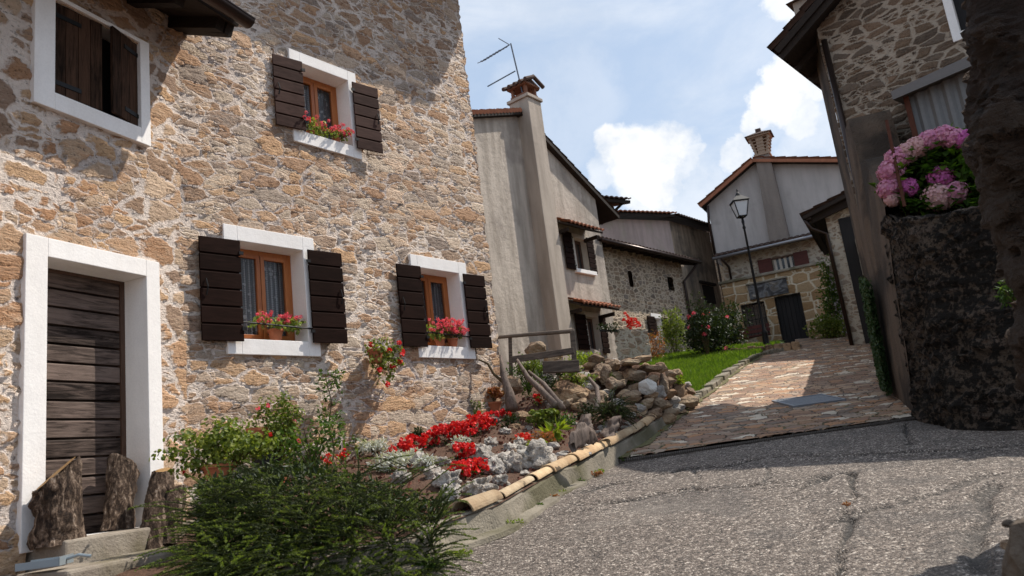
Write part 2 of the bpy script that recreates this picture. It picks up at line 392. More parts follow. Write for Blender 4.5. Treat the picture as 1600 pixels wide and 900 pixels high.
M['hyd'] = leafmat('hydrangea_pink', [(.52, .17, .34), (.68, .30, .45), (.74, .42, .50)], .25, .6, 1.0)
M['hyd2'] = leafmat('hydrangea_violet', [(.50, .10, .36), (.62, .18, .44)], .25, .6, 1.0)
M['hyd3'] = leafmat('hydrangea_faded', [(.62, .34, .36), (.70, .42, .44), (.55, .36, .30)], .25, .6, 1.0)
M['leaf'] = leafmat('mid_green_leaves', [(.025, .055, .012), (.07, .13, .02), (.16, .24, .03)])
M['leafY'] = leafmat('yellow_green_leaves', [(.07, .12, .015), (.20, .27, .025), (.36, .40, .05)], .45)
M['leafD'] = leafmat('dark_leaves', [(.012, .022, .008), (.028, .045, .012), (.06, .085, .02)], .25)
M['leafG'] = leafmat('geranium_leaves', [(.05, .08, .018), (.15, .20, .035), (.33, .35, .08)], .4)
M['leafW'] = leafmat('pale_geranium_leaves', [(.10, .17, .03), (.26, .34, .07), (.46, .50, .18)], .4)
M['needle'] = leafmat('juniper_needles', [(.012, .022, .007), (.04, .058, .013), (.14, .155, .04)], .3, .5, 5)
M['twig'] = simple('green_twig', (.045, .055, .02), .8, 0, .3, 0)
M['silver'] = leafmat('silver_felted_leaves', [(.42, .42, .38), (.60, .60, .55), (.72, .72, .68)], .2, .8)
M['stem'] = simple('plant_stem', (.09, .065, .03), .8, 0, .3, 0)
M['rusty_leaf'] = leafmat('coppery_leaves', [(.22, .07, .03), (.40, .14, .05), (.18, .16, .04)], .3)
M['grass'] = leafmat('grass_blades', [(.05, .10, .012), (.11, .19, .02), (.20, .28, .035)], .5, .5, 1.2)
M['ivy'] = leafmat('small_ivy_leaves', [(.02, .045, .016), (.04, .08, .028), (.07, .11, .04)], .2)
M['lampgl'] = simple('lamp_glass', (.65, .68, .70), .1, 0, .05, 0, spec=.6)
M['sheet'] = simple('corrugated_sheet', (.20, .195, .19), .6, .2, .15, 0)
M['sheet2'] = simple('pale_sheet', (.17, .155, .145), .6, .1, .15, 0)
M['redwood'] = wood('red_brown_painted_wood', (.07, .018, .012), (.14, .035, .025), 'x', .001, .6)
M['blackwood'] = wood('near_black_boards', (.006, .005, .005), (.018, .014, .013), 'z', .001, .6)
M['teal'] = simple('pale_blue_metal', (.30, .35, .38), .4, .3, .1, 0)

def mk_bark():
    m, nt, b = mat('rough_bark'); q = G(nt); P = q.n('TexCoord').outputs['Object']
    s1 = q.noise(q.n('Mapping', Vector=P, Scale=(9, 9, 2.6)), 2.2, 6, .7, .8).outputs[0]
    s2 = q.noise(P, 26, 4, .7).outputs[0]
    c = q.ramp(q.m('ADD', q.m('MULTIPLY', s1, .7), q.m('MULTIPLY', s2, .3)), [(.36, (.012, .008, .006)), (.48, (.06, .038, .026)), (.56, (.20, .14, .10)), (.66, (.55, .45, .36))])
    nt.links.new(c, b.inputs['Base Color']); b.inputs['Roughness'].default_value = .95
    q.disp(q.m('MULTIPLY', q.m('ADD', s1, q.m('MULTIPLY', s2, .4)), .035)); m.displacement_method = 'BOTH'; return m
M['bark'] = mk_bark()
M['cutwood'] = wood('cut_log_face', (.20, .10, .035), (.42, .26, .11), 'z', .003, .8)
def mk_glass():
    m, nt, b = mat('window_glass'); b.inputs['Base Color'].default_value = (.02, .022, .028, 1)
    b.inputs['Roughness'].default_value = .06; b.inputs['Specular IOR Level'].default_value = .6
    tr = nt.nodes.new('ShaderNodeBsdfTransparent'); mx = nt.nodes.new('ShaderNodeMixShader'); mx.inputs[0].default_value = .28
    nt.links.new(tr.outputs[0], mx.inputs[1]); nt.links.new(b.outputs[0], mx.inputs[2]); nt.links.new(mx.outputs[0], nt.nodes['Material Output'].inputs[0]); return m
M['glass'] = mk_glass()
M['darkglass'] = simple('dark_glass', (.012, .013, .016), .12, 0, .1, 0, spec=.6)
M['dark'] = simple('dark_interior', (.012, .010, .009), .95, 0, .1, 0)
def mk_curtain():
    m, nt, b = mat('lace_curtain'); q = G(nt); P = q.n('TexCoord').outputs['Object']; x = q.n('SeparateXYZ', i0=P)
    # vertical rows of little loops and a flowery mesh: holes are see-through
    sx = q.m('SINE', q.m('MULTIPLY', x.outputs[0], 105)); sz = q.m('SINE', q.m('MULTIPLY', x.outputs[2], 230))
    lace = q.m('GREATER_THAN', q.m('ADD', sx, q.m('MULTIPLY', sz, .25)), .72)
    fl = q.n('TexVoronoi', Vector=P, Scale=14.0); flo = q.m('MULTIPLY', q.m('LESS_THAN', fl.outputs['Distance'], .34), q.ss(q.noise(P, 7, 2).outputs[0], .5, .55))
    top = q.m('MULTIPLY', q.m('GREATER_THAN', q.m('ADD', x.outputs[2], q.m('MULTIPLY', q.m('SINE', q.m('MULTIPLY', x.outputs[0], 40)), .025)), .0), .0)
    a = q.m('MAXIMUM', q.m('MAXIMUM', q.m('MULTIPLY', lace, .9), q.m('MULTIPLY', flo, .95)), .30)
    b.inputs['Base Color'].default_value = (.80, .80, .80, 1); b.inputs['Roughness'].default_value = 1
    tr = q.n('BsdfTransparent'); mx = q.n('MixShader', i0=a, i1=tr, i2=b); nt.links.new(mx.outputs[0], nt.nodes['Material Output'].inputs[0]); return m
M['curtain'] = mk_curtain()

# ------------------------------------------------------------------ building parts (all in the wall's own axes: x along, y into, z up)
def surround(par, o, h, m, proud=.045, deep=.26, name='window_surround', step=None):
    """painted plaster band round an opening: outer rect o, hole h (x0,x1,z0,z1); returns mesh"""
    b = MB(); x0, x1, z0, z1 = o; a0, a1, c0, c1 = h
    b.box(x0, a0, -proud, deep, z0, z1); b.box(a1, x1, -proud, deep, z0, z1)
    b.box(a0, a1, -proud, deep, c1, z1)
    if c0 > z0: b.box(a0, a1, -proud, deep, z0, c0)
    return b.build(name, m, par, bevel=.006)
def shutter(par, r, m, y=-.045, boards=6, tilt=0.0, hinge_left=True, t=.032, vertical=False):
    x0, x1, z0, z1 = r; b = MB(); H = (z1-z0)/boards
    px = x0 if hinge_left else x1                # the hinge edge
    sg = 1 if hinge_left else -1; w = x1-x0
    rz_ = tilt*sg
    Mx = Matrix.Translation((px, y, 0)) @ Matrix.Rotation(rz_, 4, 'Z') @ Matrix.Translation((-px, -y, 0))
    if vertical:
        Wb = w/boards
        for i in range(boards): b.box(x0+i*Wb+.003, x0+(i+1)*Wb-.003, y-t, y-.004, z0+rnd.uniform(-.006, .006), z1, Mx)
    else:
        for i in range(boards):
            zb = z0+i*H
            b.add(*_board(x0, x1, y-t, y-.006, zb+.004, zb+H-.012), Mx)
    b.box(x0+.01, x1-.01, y-.008, y, z0+.01, z1-.01, Mx)
    o = b.build('shutter', m, par, bevel=.003)
    for zz in (z0+.12*(z1-z0), z1-.14*(z1-z0)):
        k = MB(); k.box(px-.03*sg if sg > 0 else px-.02, px+.02 if sg > 0 else px+.03, y-t-.012, y-t+.002, zz-.018, zz+.018, Mx)
        if vertical: k.box(min(px, px+sg*w*.55), max(px, px+sg*w*.55), y-t-.008, y-t+.001, zz-.022, zz+.022, Mx)
        k.build('hinge', M['iron'], o)
    k = MB(); xl = x0+.12*w if hinge_left is False else x1-.12*w
    if not vertical: k.tube([Mx @ V((xl, y-t-.012, z0+.42*(z1-z0))), Mx @ V((xl+.01, y-t-.03, z0+.5*(z1-z0))), Mx @ V((xl, y-t-.012, z0+.58*(z1-z0)))], .008, 6); k.build('latch', M['iron'], o)
    return o
def _board(x0, x1, y0, y1, z0, z1):
    c = .010                                     # chamfered upper edge catches light
    poly = [(y1, z0), (y0, z0), (y0, z1-c), (y0+c, z1), (y1, z1)]
    vs = [(x0, y, z) for y, z in poly]+[(x1, y, z) for y, z in poly]; n = 5
    return vs, [tuple(range(n-1, -1, -1)), tuple(range(n, 2*n))]+[(i, (i+1) % n, (i+1) % n+n, i+n) for i in range(n)]
def casements(par, h, y, m, two=True, curtain=True, glass='glass', bars=0, off=0.0):
    x0, x1, z0, z1 = h; b = MB(); t = .055; y1 = y+.06
    b.box(x0, x0+t, y, y1, z0, z1); b.box(x1-t, x1, y, y1, z0, z1); b.box(x0+t, x1-t, y, y1, z1-t, z1); b.box(x0+t, x1-t, y, y1, z0, z0+t)
    xm = (x0+x1)/2+off; s_ = .05; L = [(x0+t, xm), (xm, x1-t)] if two else [(x0+t, x1-t)]
    for a, c in L:
        a += .004; c -= .004; ya = y-.018
        b.box(a, a+s_, ya, y+.03, z0+t+.004, z1-t-.004); b.box(c-s_, c, ya, y+.03, z0+t+.004, z1-t-.004)
        b.box(a+s_, c-s_, ya, y+.03, z1-t-s_, z1-t-.004); b.box(a+s_, c-s_, ya, y+.03, z0+t+.004, z0+t+s_)
        for k in range(bars): zz = z0+(z1-z0)*(k+1)/(bars+1); b.box(a+s_, c-s_, ya+.005, y+.025, zz-.012, zz+.012)
    w = b.build('window_frame', m, par, bevel=.003)
    for a, c in L: MB().box(a+s_, c-s_, y+.004, y+.010, z0+t+s_-.01, z1-t-s_+.01).build('pane', M[glass], w)
    if curtain:
        cx0, cx1 = x0+t, x1-t; nn = 60
        c = MB(); c.sheet(lambda i, j: (cx0+(cx1-cx0)*i/nn, y+.10+.014*sin(i*1.25)*(1-.3*j), z0+.02+(z1-z0-.04)*j), nn, 1)
        c.build('curtain', M['curtain'], w, smooth=True)
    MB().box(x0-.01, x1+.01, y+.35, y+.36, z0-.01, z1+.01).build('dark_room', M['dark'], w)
    return w
def roof_tiles(b, e0, e1, up, thick=.05, pitch=.21, rows=.38, amp=.055, slab=.04):
    """barrel tiles from the eave line e0-e1 up along vector up, with a boarded slab beneath"""
    e0, e1, up = V(e0), V(e1), V(up); al = (e1-e0); L = al.length; ax = al.normalized(); n = ax.cross(up).normalized()
    if n.z < 0: n = -n
    U = up.length; uy = up.normalized(); nu = max(4, int(L/pitch))*8; nr = max(1, int(U/rows))
    for k in range(nr):
        s0, s1 = U*k/nr-.03, U*(k+1)/nr
        def P(i, j, s0=s0, s1=s1):
            ph = i/8.0*2*pi; hgt = amp*(abs(cos(ph/2))**.7 if True else 0)
            t_ = s0 if j == 0 else s1
            return e0+ax*(L*i/nu)+uy*t_+n*(hgt+(.035 if j <= 0 else .0)+.01)
        o = len(b.v)
        b.sheet(P, nu, 1)
        # front lip of each row
        def Q(i, j, s0=s0):
            ph = i/8.0*2*pi; hgt = amp*abs(cos(ph/2))**.7
            return e0+ax*(L*i/nu)+uy*s0+n*((hgt+.045) if j else (hgt+.02 if k else max(0, hgt-.005)))
        b.sheet(Q, nu, 1)
def slab(b, e0, e1, up, t0=-.05, t1=.0):
    e0, e1, up = V(e0), V(e1), V(up); n = (e1-e0).cross(up).normalized()
    if n.z < 0: n = -n
    vs = [p+n*t for t in (t0, t1) for p in (e0, e1, e1+up, e0+up)]
    b.add(vs, [(3, 2, 1, 0), (4, 5, 6, 7)]+[(i, (i+1) % 4, (i+1) % 4+4, i+4) for i in range(4)])
def rafters(b, e0, e1, up, gap=.6, w=.1, h=.13, drop=.05):
    e0, e1, up = V(e0), V(e1), V(up); n = (e1-e0).cross(up).normalized()
    if n.z < 0: n = -n
    L = (e1-e0).length; k = int(L/gap)
    for i in range(k+1):
        p = e0.lerp(e1, (i+.15)/(k+.3))-n*(drop+h/2)+up.normalized()*.06; b.bar(p, p+up*.98, w, h)

# ------------------------------------------------------------------ A: the tall stone house with three windows
A = Fr(atD(420, 450, 8.9), 38.2); sx, sz_ = A.px(285, 400); A.o = A.w(sx, 0, 0)
XC = A.px(748, 270)[0]                       # far corner
rA = root(A, 'stone_house', 'tall sunlit rubble stone house with three white framed windows and open brown shutters', 'house')
W1o = A.rect([(345, 352), (487, 372), (499, 557), (355, 555)]); W1 = A.rect([(368.3, 377.3), (470, 391.7), (480, 533), (375, 531.7)])
W2o = A.rect([(636, 398), (724, 411), (742, 561), (655, 560)]); W2 = A.rect([(651.6, 418), (715.5, 428.5), (726, 542.5), (660, 541)])
W3o = A.rect([(448, 78), (553, 115), (563, 250), (458, 222)]); W3 = A.rect([(466.7, 100.7), (541, 126), (549, 229), (472, 207)])
ZT = 8.4
hl = [(o[0]+.05, o[1]-.05, o[2]+.05, o[3]-.05) for o in (W1o, W2o, W3o)]
qj = lambda z: .035*mn.noise(V((z*4.2, 7, 1)))+.022*mn.noise(V((z*13, 2, 5)))
b = MB(); vs, fs = wallgrid(A, -.3, XC, -1.3, ZT, .03, hl); vs = [(x+(qj(z)*max(0, 1-(XC-x)/.3)), y, z) for x, y, z in vs]; b.add(vs, fs)
nz = int((ZT+1.3)/.06)
b.sheet(lambda i, j: (XC+.0005+qj(-1.3+(ZT+1.3)*j/nz), i*.06, -1.3+(ZT+1.3)*j/nz), 100, nz)
b.box(-.3, XC-.06, .62, 6.0, -1.3, ZT)
b.build('wall', M['stoneA'], rA, smooth=True)
SH = [(W1o, W1, [(295, 366), (368, 371), (371, 533), (300, 532)], [(479, 388), (523, 396), (533, 538), (490, 536.7)], 'shut'),
      (W2o, W2, [(607.5, 409), (649.5, 413), (662.4, 541.6), (619.5, 541.6)], [(722, 426), (751, 431.5), (762, 546.4), (741, 543.4)], 'shut'),
      (W3o, W3, [(419.6, 77.5), (463.8, 92.6), (469, 204), (424.8, 188.8)], [(549.6, 126.7), (585.7, 141), (591.7, 241.6), (556, 232)], 'shutU')]
for n_, (o, h, sl, sr, mm) in enumerate(SH):
    surround(rA, o, h, M['white'], .035, .24)
    MB().box(o[0]+.02, o[1]-.0, -.055, .0, o[2]-.012, h[2]-.004).build('sill', M['white'], rA, bevel=.006) if False else None
    casements(rA, h, .225, M['frame'], True)
    l = A.rect(sl, -.07); r = A.rect(sr, -.07)
    wd = ((l[1]-l[0])+(r[1]-r[0]))/2
    shutter(rA, (h[0]-.0-wd, h[0]-.005, l[2], l[3]), M[mm], -.065, 6, R(4) if n_ < 2 else R(8), False)
    shutter(rA, (h[1]+.03, h[1]+.03+wd, r[2], r[3]), M[mm], -.065, 6, -R(5) if n_ < 2 else -R(7), True)
    if n_ < 2:
        k = MB(); zr = h[2]+.16; k.tube([(h[0]-.02, -.06, zr+.02), (h[1]+.06, -.06, zr-.01)], .009, 8); k.tube([(h[0]-.02, -.06, zr+.02), (h[0]-.02, .01, zr+.02)], .007, 6); k.tube([(h[1]+.06, -.06, zr-.01), (h[1]+.06, .01, zr-.01)], .007, 6)
        k.build('pot_rail', M['iron'], rA)
# roof of A: eave out of sight overhead, its shadow falls on the wall
b = MB(); eu = (0, 3.2, 1.15); e0, e1 = (-2.6, -.82, 8.2), (XC+.8, -.82, 8.2)
slab(b, e0, e1, eu, -.06, 0); rA_roof = b.build('roof', M['beam'], rA)
b = MB(); roof_tiles(b, e0, e1, eu); b.build('roof_tiles', M['tile'], rA_roof)
b = MB(); rafters(b, e0, e1, eu); b.build('rafter', M['beam'], rA_roof)
b = MB(); b.tube([(e0[0], -.90, 8.14), (XC+.8, -.90, 8.14)], .06, 10); b.build('gutter', M['gutter'], rA_roof)

# ------------------------------------------------------------------ B: the lower house with the door
B = Fr(A.o, 22)
rB = root(B, 'door_house', 'stone house at the far left with a white framed plank door and old upper shutters', 'house')
D_o = B.rect([(37, 366), (243.6, 411), (253, 790), (25, 865)]); D_h = B.rect([(69, 402), (223, 433), (232, 822), (66, 840)])
D_o = (D_o[0], D_o[1], -.26, D_o[3]); D_h = (D_h[0], D_h[1], -.2, D_h[3])
U_o = B.rect([(46, -22), (230, 66), (230, 230), (52.6, 162)]); U_h = B.rect([(81, 0), (214, 66), (217, 201), (83, 147)])
hl = [(D_o[0]+.05, D_o[1]-.05, -2, D_o[3]-.05), (U_o[0]+.05, U_o[1]-.05, U_o[2]+.05, U_o[3]-.05)]
b = MB(); vs, fs = wallgrid(B, -5.5, 0.0, -1.3, 5.7, .03, hl); b.add(vs, fs)
b.box(-5.5, -.05, .62, 5, -1.3, 5.6); b.box(-5.52, -5.5, 0, .62, -1.3, 5.6)
b.build('wall', M['stoneB'], rB, smooth=True)
surround(rB, D_o, D_h, M['white'], .042, .30, 'door_surround')
b = MB(); nb = 14; zb = D_h[2]; Hb = (D_h[3]-zb)/nb
for i in range(nb): b.add(*_board(D_h[0]+.03, D_h[1]-.05, .27, .33, zb+i*Hb+.006, zb+(i+1)*Hb-.014))
b.box(D_h[0], D_h[1], .33, .36, zb, D_h[3])
dr = b.build('door', M['door'], rB, bevel=.003)
b = MB(); b.box(D_h[1]-.05, D_h[1], .255, .34, zb, D_h[3]); b.box(D_h[0], D_h[0]+.03, .255, .34, zb, D_h[3]); b.box(D_h[0]+.03, D_h[1]-.05, .255, .34, D_h[3]-.03, D_h[3])
b.build('door_frame', M['doorfr'], rB)
b = MB(); kx, kz = D_h[0]+.05, B.px(66, 613)[1]; b.lathe([(.012, 0), (.012, .03), (.03, .045), (.034, .06), (.022, .078), (.005, .082)], (0, 0, 0), 14, Matrix.Translation((kx+.04, .27, kz)) @ Matrix.Rotation(pi/2, 4, 'X'))
b.build('handle', simple('brass', (.5, .33, .12), .3, .9, .1, 0), dr, smooth=True)
surround(rB, U_o, U_h, M['white'], .042, .28)
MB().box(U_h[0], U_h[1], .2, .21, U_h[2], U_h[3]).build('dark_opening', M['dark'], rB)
um = (U_h[0]+U_h[1])/2+.06
shutter(rB, (U_h[0]+.01, um-.02, U_h[2]+.02, U_h[3]-.01), M['shutOld'], .04, 4, -R(3), True, .035, True)
shutter(rB, (um+.02, U_h[1]-.005, U_h[2]+.02, U_h[3]-.01), M['shutOld'], .04, 3, -R(14), False, .035, True)
# its roof: eave end and gutter overhead
OB = .88; GX, gz = B.px(386, 34, -OB); eu = (0, 3.0, 1.1); e0, e1 = (-5.6, .1-OB, gz+.05), (GX, .1-OB, gz+.05)
b = MB(); slab(b, e0, e1, eu, -.07, 0); rf = b.build('roof', M['beam'], rB)
b = MB(); roof_tiles(b, e0, e1, eu); b.build('roof_tiles', M['tileD'], rf)
b = MB(); rafters(b, e0, (GX-.1, .1-OB, gz+.05), eu, .55, .11, .15); b.bar((GX-.06, .18-OB, gz-.03), (GX-.06, .9, gz+.62), .1, .2); b.build('rafter', M['beam'], rf)
b = MB(); n_ = 14
pr = [(-OB+.085*cos(pi+pi*k/n_), gz+.02+.085*sin(pi+pi*k/n_)) for k in range(n_+1)]
b.add([(x, y, z) for x in (-5.6, GX+.03) for y, z in pr]+[(x, -OB+(y+OB)*.92, gz+.02+(z-gz-.02)*.92) for x in (-5.6, GX+.03) for y, z in pr],
      [(i, i+1, n_+2+i, n_+1+i) for i in range(n_)]+[(2*n_+2+i, 3*n_+3+i, 3*n_+4+i, 2*n_+3+i) for i in range(n_)])
b.prism([(0, 0)]*3, 0, 0) if False else None
b.add([(GX+.03, y, z) for y, z in pr], [tuple(range(n_+1))])
b.tube([(-5.6, -OB-.085, gz+.02), (GX+.03, -OB-.085, gz+.02)], .012, 6)
b.build('gutter', M['gutter'], rf, smooth=True)

# ------------------------------------------------------------------ C: the grey rendered gable house
C = Fr(atD(905, 395, 22), 38.2, 2.0); zz = lambda z: z-2.0
rC = root(C, 'rendered_house', 'grey rendered gable house with a tall stepped chimney and tiled canopies over its windows', 'house')
x_r, z_r = C.px(855, 228); x_e, z_e = C.px(958, 338)
sl = (z_r-z_e)/(x_e-x_r); xc = 1.35; xl = -5.6; apex_x = -2.2; apz = z_r+sl*(x_r-apex_x)
xt, zt_ = C.px(740, 180)
slL = (apz-zt_)/(apex_x-xt)
topf = lambda x: (apz-sl*(x-apex_x) if x > apex_x else apz-slL*(apex_x-x))-.08
Wc1o = C.rect([(890, 362), (919, 372), (928, 431), (898, 423)]); Wc1 = C.rect([(895, 370), (914, 376), (922, 424), (903, 419)])
Wc2o = C.rect([(912, 486), (938, 490), (947, 548), (922, 549)]); Wc2 = C.rect([(914, 494), (932, 497), (941, 548), (924, 549)])
hl = [(o[0]+.04, o[1]-.04, o[2]+.04, o[3]-.04) for o in (Wc1o, Wc2o)]
b = MB(); vs, fs = wallgrid(C, xl, xc, -1.5, 9, .08, hl, topf); b.add(vs, fs)
b.add([(xc, 0, -1.5), (xc, 6, -1.5), (xc, 6, topf(xc)), (xc, 0, topf(xc))], [(0, 1, 2, 3)])
b.add([(xl, 0, -1.5), (xl, 6, -1.5), (xl, 6, topf(xl)), (xl, 0, topf(xl))], [(3, 2, 1, 0)])
b.add([(xl, 6, -1.5), (xc, 6, -1.5), (xc, 6, topf(xc)), (apex_x, 6, topf(apex_x)), (xl, 6, topf(xl))], [(4, 3, 2, 1, 0)])
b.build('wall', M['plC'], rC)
# roof: two slopes with tiled verge
ov = .18
b = MB()
def slope(b, p0, p1, y0, y1, fn): fn(b, p0, p1, y0, y1)
pe = (x_e+.1, z_e-.05*sl); pl = (xl-.4, apz-slL*(apex_x-xl+.4))
for (px_, pz_) in (pe, pl):
    slab(b, (px_, -ov, pz_), (px_, 6.2, pz_), (apex_x-px_, 0, apz-pz_), -.10, 0)
rfC = b.build('roof', M['beam'], rC)
for (px_, pz_), mm in ((pe, 'tileD'), (pl, 'tile')):
    b = MB(); roof_tiles(b, (px_, -ov, pz_), (px_, 6.2, pz_), (apex_x-px_, 0, apz-pz_), rows=.36); b.build('roof_tiles', M[mm], rfC)
b = MB(); k = 26
for i in range(k):                            # mortared verge tiles seen edge on
    t = (i+.5)/k; x = pl[0]+(apex_x-pl[0])*t; z = pl[1]+(apz-pl[1])*t
    b.tube([(x, -ov-.02, z+.02), (x+.12, .1, z+.06)], .07, 8)
b.build('verge_tile', M['tile'], rfC)
# chimney running up the gable
x0, x1 = C.px(829, 250, -.4)[0], C.px(848, 220, -.4)[0]
ztop = C.px(828, 153, -.4)[1]; x0 = C.px(846, 320, -.4)[0]; x1 = x0+.62
b = MB(); b.box(x0, x1, -.42, .25, -1.5, ztop); b.box(x0-.05, x1+.05, -.47, .3, ztop, ztop+.10)
ch = b.build('chimney', M['plC2'], rC, bevel=.015)
b = MB(); b.box(x0+.04, x1-.04, -.38, .2, ztop+.10, ztop+.2)
for px_ in (x0+.06, x1-.14):
    for py in (-.36, .1): b.box(px_, px_+.08, py, py+.08, ztop+.2, ztop+.42)
b.box(x0-.02, x1+.02, -.44, .26, ztop+.42, ztop+.47); b.build('chimney_neck', M['brick'], ch)
b = MB(); xm = (x0+x1)/2; zt = ztop+.47
for s_ in (-1, 1):
    for k in range(5):
        y = -.50+k*.20; b.tube([(xm+s_*.43, y, zt+.0), (xm, y, zt+.20)], .06, 8)
b.prism([(xm-.38, zt), (xm+.38, zt), (xm, zt+.17)], -.42, .28); b.tube([(xm, -.52, zt+.22), (xm, .40, zt+.22)], .05, 8)
b.build('chimney_hood', M['tileD'], ch)
def canopy(par, xa, xb, z, d=.6, drop=.28, fl=True):
    b = MB(); e0, e1, up = (xa, -d, z-drop), (xb, -d, z-drop), (0, d, drop); roof_tiles(b, e0, e1, up, rows=.3, pitch=.19, amp=.06); c = b.build('canopy', M['tile'], par)
    b = MB(); slab(b, e0, e1, up, -.05, 0); b.box(xa+.1, xa+.18, -d*.8, 0, z-drop-.18, z-drop-.08); b.box(xb-.18, xb-.1, -d*.8, 0, z-drop-.18, z-drop-.08); b.build('canopy_board', M['beam'], c)
xa, za = C.px(882, 341, -.5); xb, _ = C.px(936, 352, -.5); canopy(rC, xa, xb, za+.12)
xa, za = C.px(902, 467, -.5); xb, _ = C.px(962, 474, -.5); canopy(rC, xa, xb, za+.12)
for o, h in ((Wc1o, Wc1), (Wc2o, Wc2)):
    surround(rC, o, h, M['cream'], .02, .22); casements(rC, h, .18, M['doorfr'], True, False, 'darkglass')
for q_, hl_ in (([(879, 359), (893, 363), (900.6, 421), (886.6, 419.7)], False), ([(915.6, 370), (926.4, 373), (934.2, 428.4), (924, 426)], True), ([(899, 489.7), (913, 490), (924, 545), (905, 548)], False), ([(936, 492), (945.7, 494.3), (954, 552), (944, 552)], True)):
    shutter(rC, C.rect(q_, -.07), M['shut'], -.04, 7, 0, hl_)
MB().box(Wc1o[0]-.02, Wc1o[1]+.05, -.1, .0, Wc1o[2]-.04, Wc1o[2]+.08).build('sill', M['white'], rC, bevel=.01)
# aerial
ant = empty('tv_antenna', C.w(x0+.1, -.2, ztop+.3), 0, 'thin metal television aerial with two booms on the rendered chimney', 'antenna')
def wl(p, o=ant): return p-o.location
b = MB(); top = C.w(x0-.0, -.2, 0); zA = ray(798, 68); D_ = hypot(top.x, top.y); pt_ = zA*(D_/hypot(zA.x, zA.y)); base_ = C.w(x0+.1, -.2, ztop+.2)
b.tube([wl(base_), wl(pt_)], .022, 6); b.build('mast', M['alu'], ant)
def onD(u, v, dd=0): q_ = ray(u, v); return q_*((D_+dd)/hypot(q_.x, q_.y))
for n_, (s_, e_, el) in enumerate((((796, 70), (753, 96), 7), ((805, 111), (762, 135), 0))):
    b = MB(); p, q_ = onD(*s_), onD(*e_, -.4); b.tube([wl(p), wl(q_)], .018, 6)
    for k in range(el+1 if el else 0): c = p.lerp(q_, .25+.75*k/el); b.tube([wl(c+V((-.13, .1, .02))), wl(c+V((.13, -.1, -.02)))], .01, 5)
    if el: b.tube([wl(p), wl(onD(779, 60, .2))], .014, 5)
    b.build('boom', M['alu'], ant)

# ------------------------------------------------------------------ D: low stone cottage, and the taller block behind it
Dd = Fr(atD(1010, 450, 26), 40, 2.4)
rD = root(Dd, 'stone_cottage', 'low stone cottage beyond the grey house with a dark tiled eave and downpipe', 'cottage')
zE = Dd.px(1070, 404, -.5)[1]; xR = 2.75
wD = [Dd.rect(k) for k in ([(981, 423), (987, 424), (989, 449), (983, 448)], [(1042, 432), (1052, 434), (1054, 455), (1045, 453)])]
wD3o = Dd.rect([(1018, 490), (1034, 491), (1037, 531), (1021, 531)]); wD3 = Dd.rect([(1022, 497), (1032, 498), (1035, 526), (1025, 526)])
b = MB(); vs, fs = wallgrid(Dd, -3.2, xR, -.9, zE+.1, .05, wD+[(wD3o[0]+.03, wD3o[1]-.03, wD3o[2]+.03, wD3o[3]-.03)]); b.add(vs, fs)
b.add([(xR, 0, -.9), (xR, 4, -.9), (xR, 4, zE+1), (xR, 0, zE)], [(0, 1, 2, 3)])
b.build('wall', M['stoneD'], rD, smooth=True)
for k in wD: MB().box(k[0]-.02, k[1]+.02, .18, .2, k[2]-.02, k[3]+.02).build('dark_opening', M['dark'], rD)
surround(rD, wD3o, wD3, M['white'], .02, .2); casements(rD, wD3, .15, M['doorfr'], True, False, 'darkglass')
shutter(rD, (wD3[0]-.5, wD3[0]-.02, wD3[2], wD3[3]+.05), M['shut'], -.03, 6, 0, False); shutter(rD, (wD3[1]+.02, wD3[1]+.45, wD3[2], wD3[3]+.05), M['shut'], -.03, 6, 0, True)
eu = (0, 2.6, .8); e0, e1 = (-3.3, -.5, zE), (xR+.45, -.5, zE)
b = MB(); slab(b, e0, e1, eu, -.07, 0); rafters(b, e0, e1, eu, .5, .08, .1); rfD = b.build('roof', M['beam'], rD)
b = MB(); roof_tiles(b, e0, e1, eu); b.build('roof_tiles', M['tileD'], rfD)
b = MB(); b.tube([(xR+.3, -.52, zE-.08), (xR+.25, -.3, zE-.3), (xR-.12, -.08, zE-.7), (xR-.12, -.08, -.6)], .05, 8); b.build('downpipe', M['gutter'], rD, smooth=True)
b = MB(); b.tube([(-3.2, -.58, zE-.05), (xR+.42, -.58, zE-.05)], .06, 8); b.build('gutter', M['gutter'], rfD, smooth=True)

D2 = Fr(atD(960, 400, 28), 60, 2.4); pk = D2.px(1045, 343)
rD2 = root(D2, 'old_barn', 'taller faded pinkish rendered barn behind the stone cottage with a sagging tiled roof', 'barn')
xk, zk = pk; b = MB(); zl = D2.px(956, 340)[1]
vs, fs = wallgrid(D2, -1.2, xk, -.5, zk, .1, (), lambda x: zl+(zk-zl)*(x/xk)-.05); b.add(vs, fs)
b.build('wall', M['plD'], rD2)
D3 = Fr(D2.w(xk, 0, 0), 39, 2.4); xq, zq = D3.px(1108, 362)
b = MB(); vs, fs = wallgrid(D3, 0, xq, -.5, zk, .1, (), lambda x: zk+(zq-zk)*(x/xq)-.05); b.add(vs, fs)
b.add([(xq, 0, -.5), (xq, 6, -.5), (xq, 6, zq), (xq, 0, zq)], [(0, 1, 2, 3)])
mD3 = plaster('barn_side_render', (.60, .46, .33), (.20, .15, .11), .55, .014, stain=(.50, .8, (.13, .105, .085)))
o = b.build('side_wall', mD3, rD2); o.matrix_parent_inverse = Matrix(); 
Dm = Matrix.Translation(D2.o) @ Matrix.Rotation(D2.rz(), 4, 'Z'); Em = Matrix.Translation(D3.o) @ Matrix.Rotation(D3.rz(), 4, 'Z')
o.matrix_local = Dm.inverted() @ Em
b = MB()
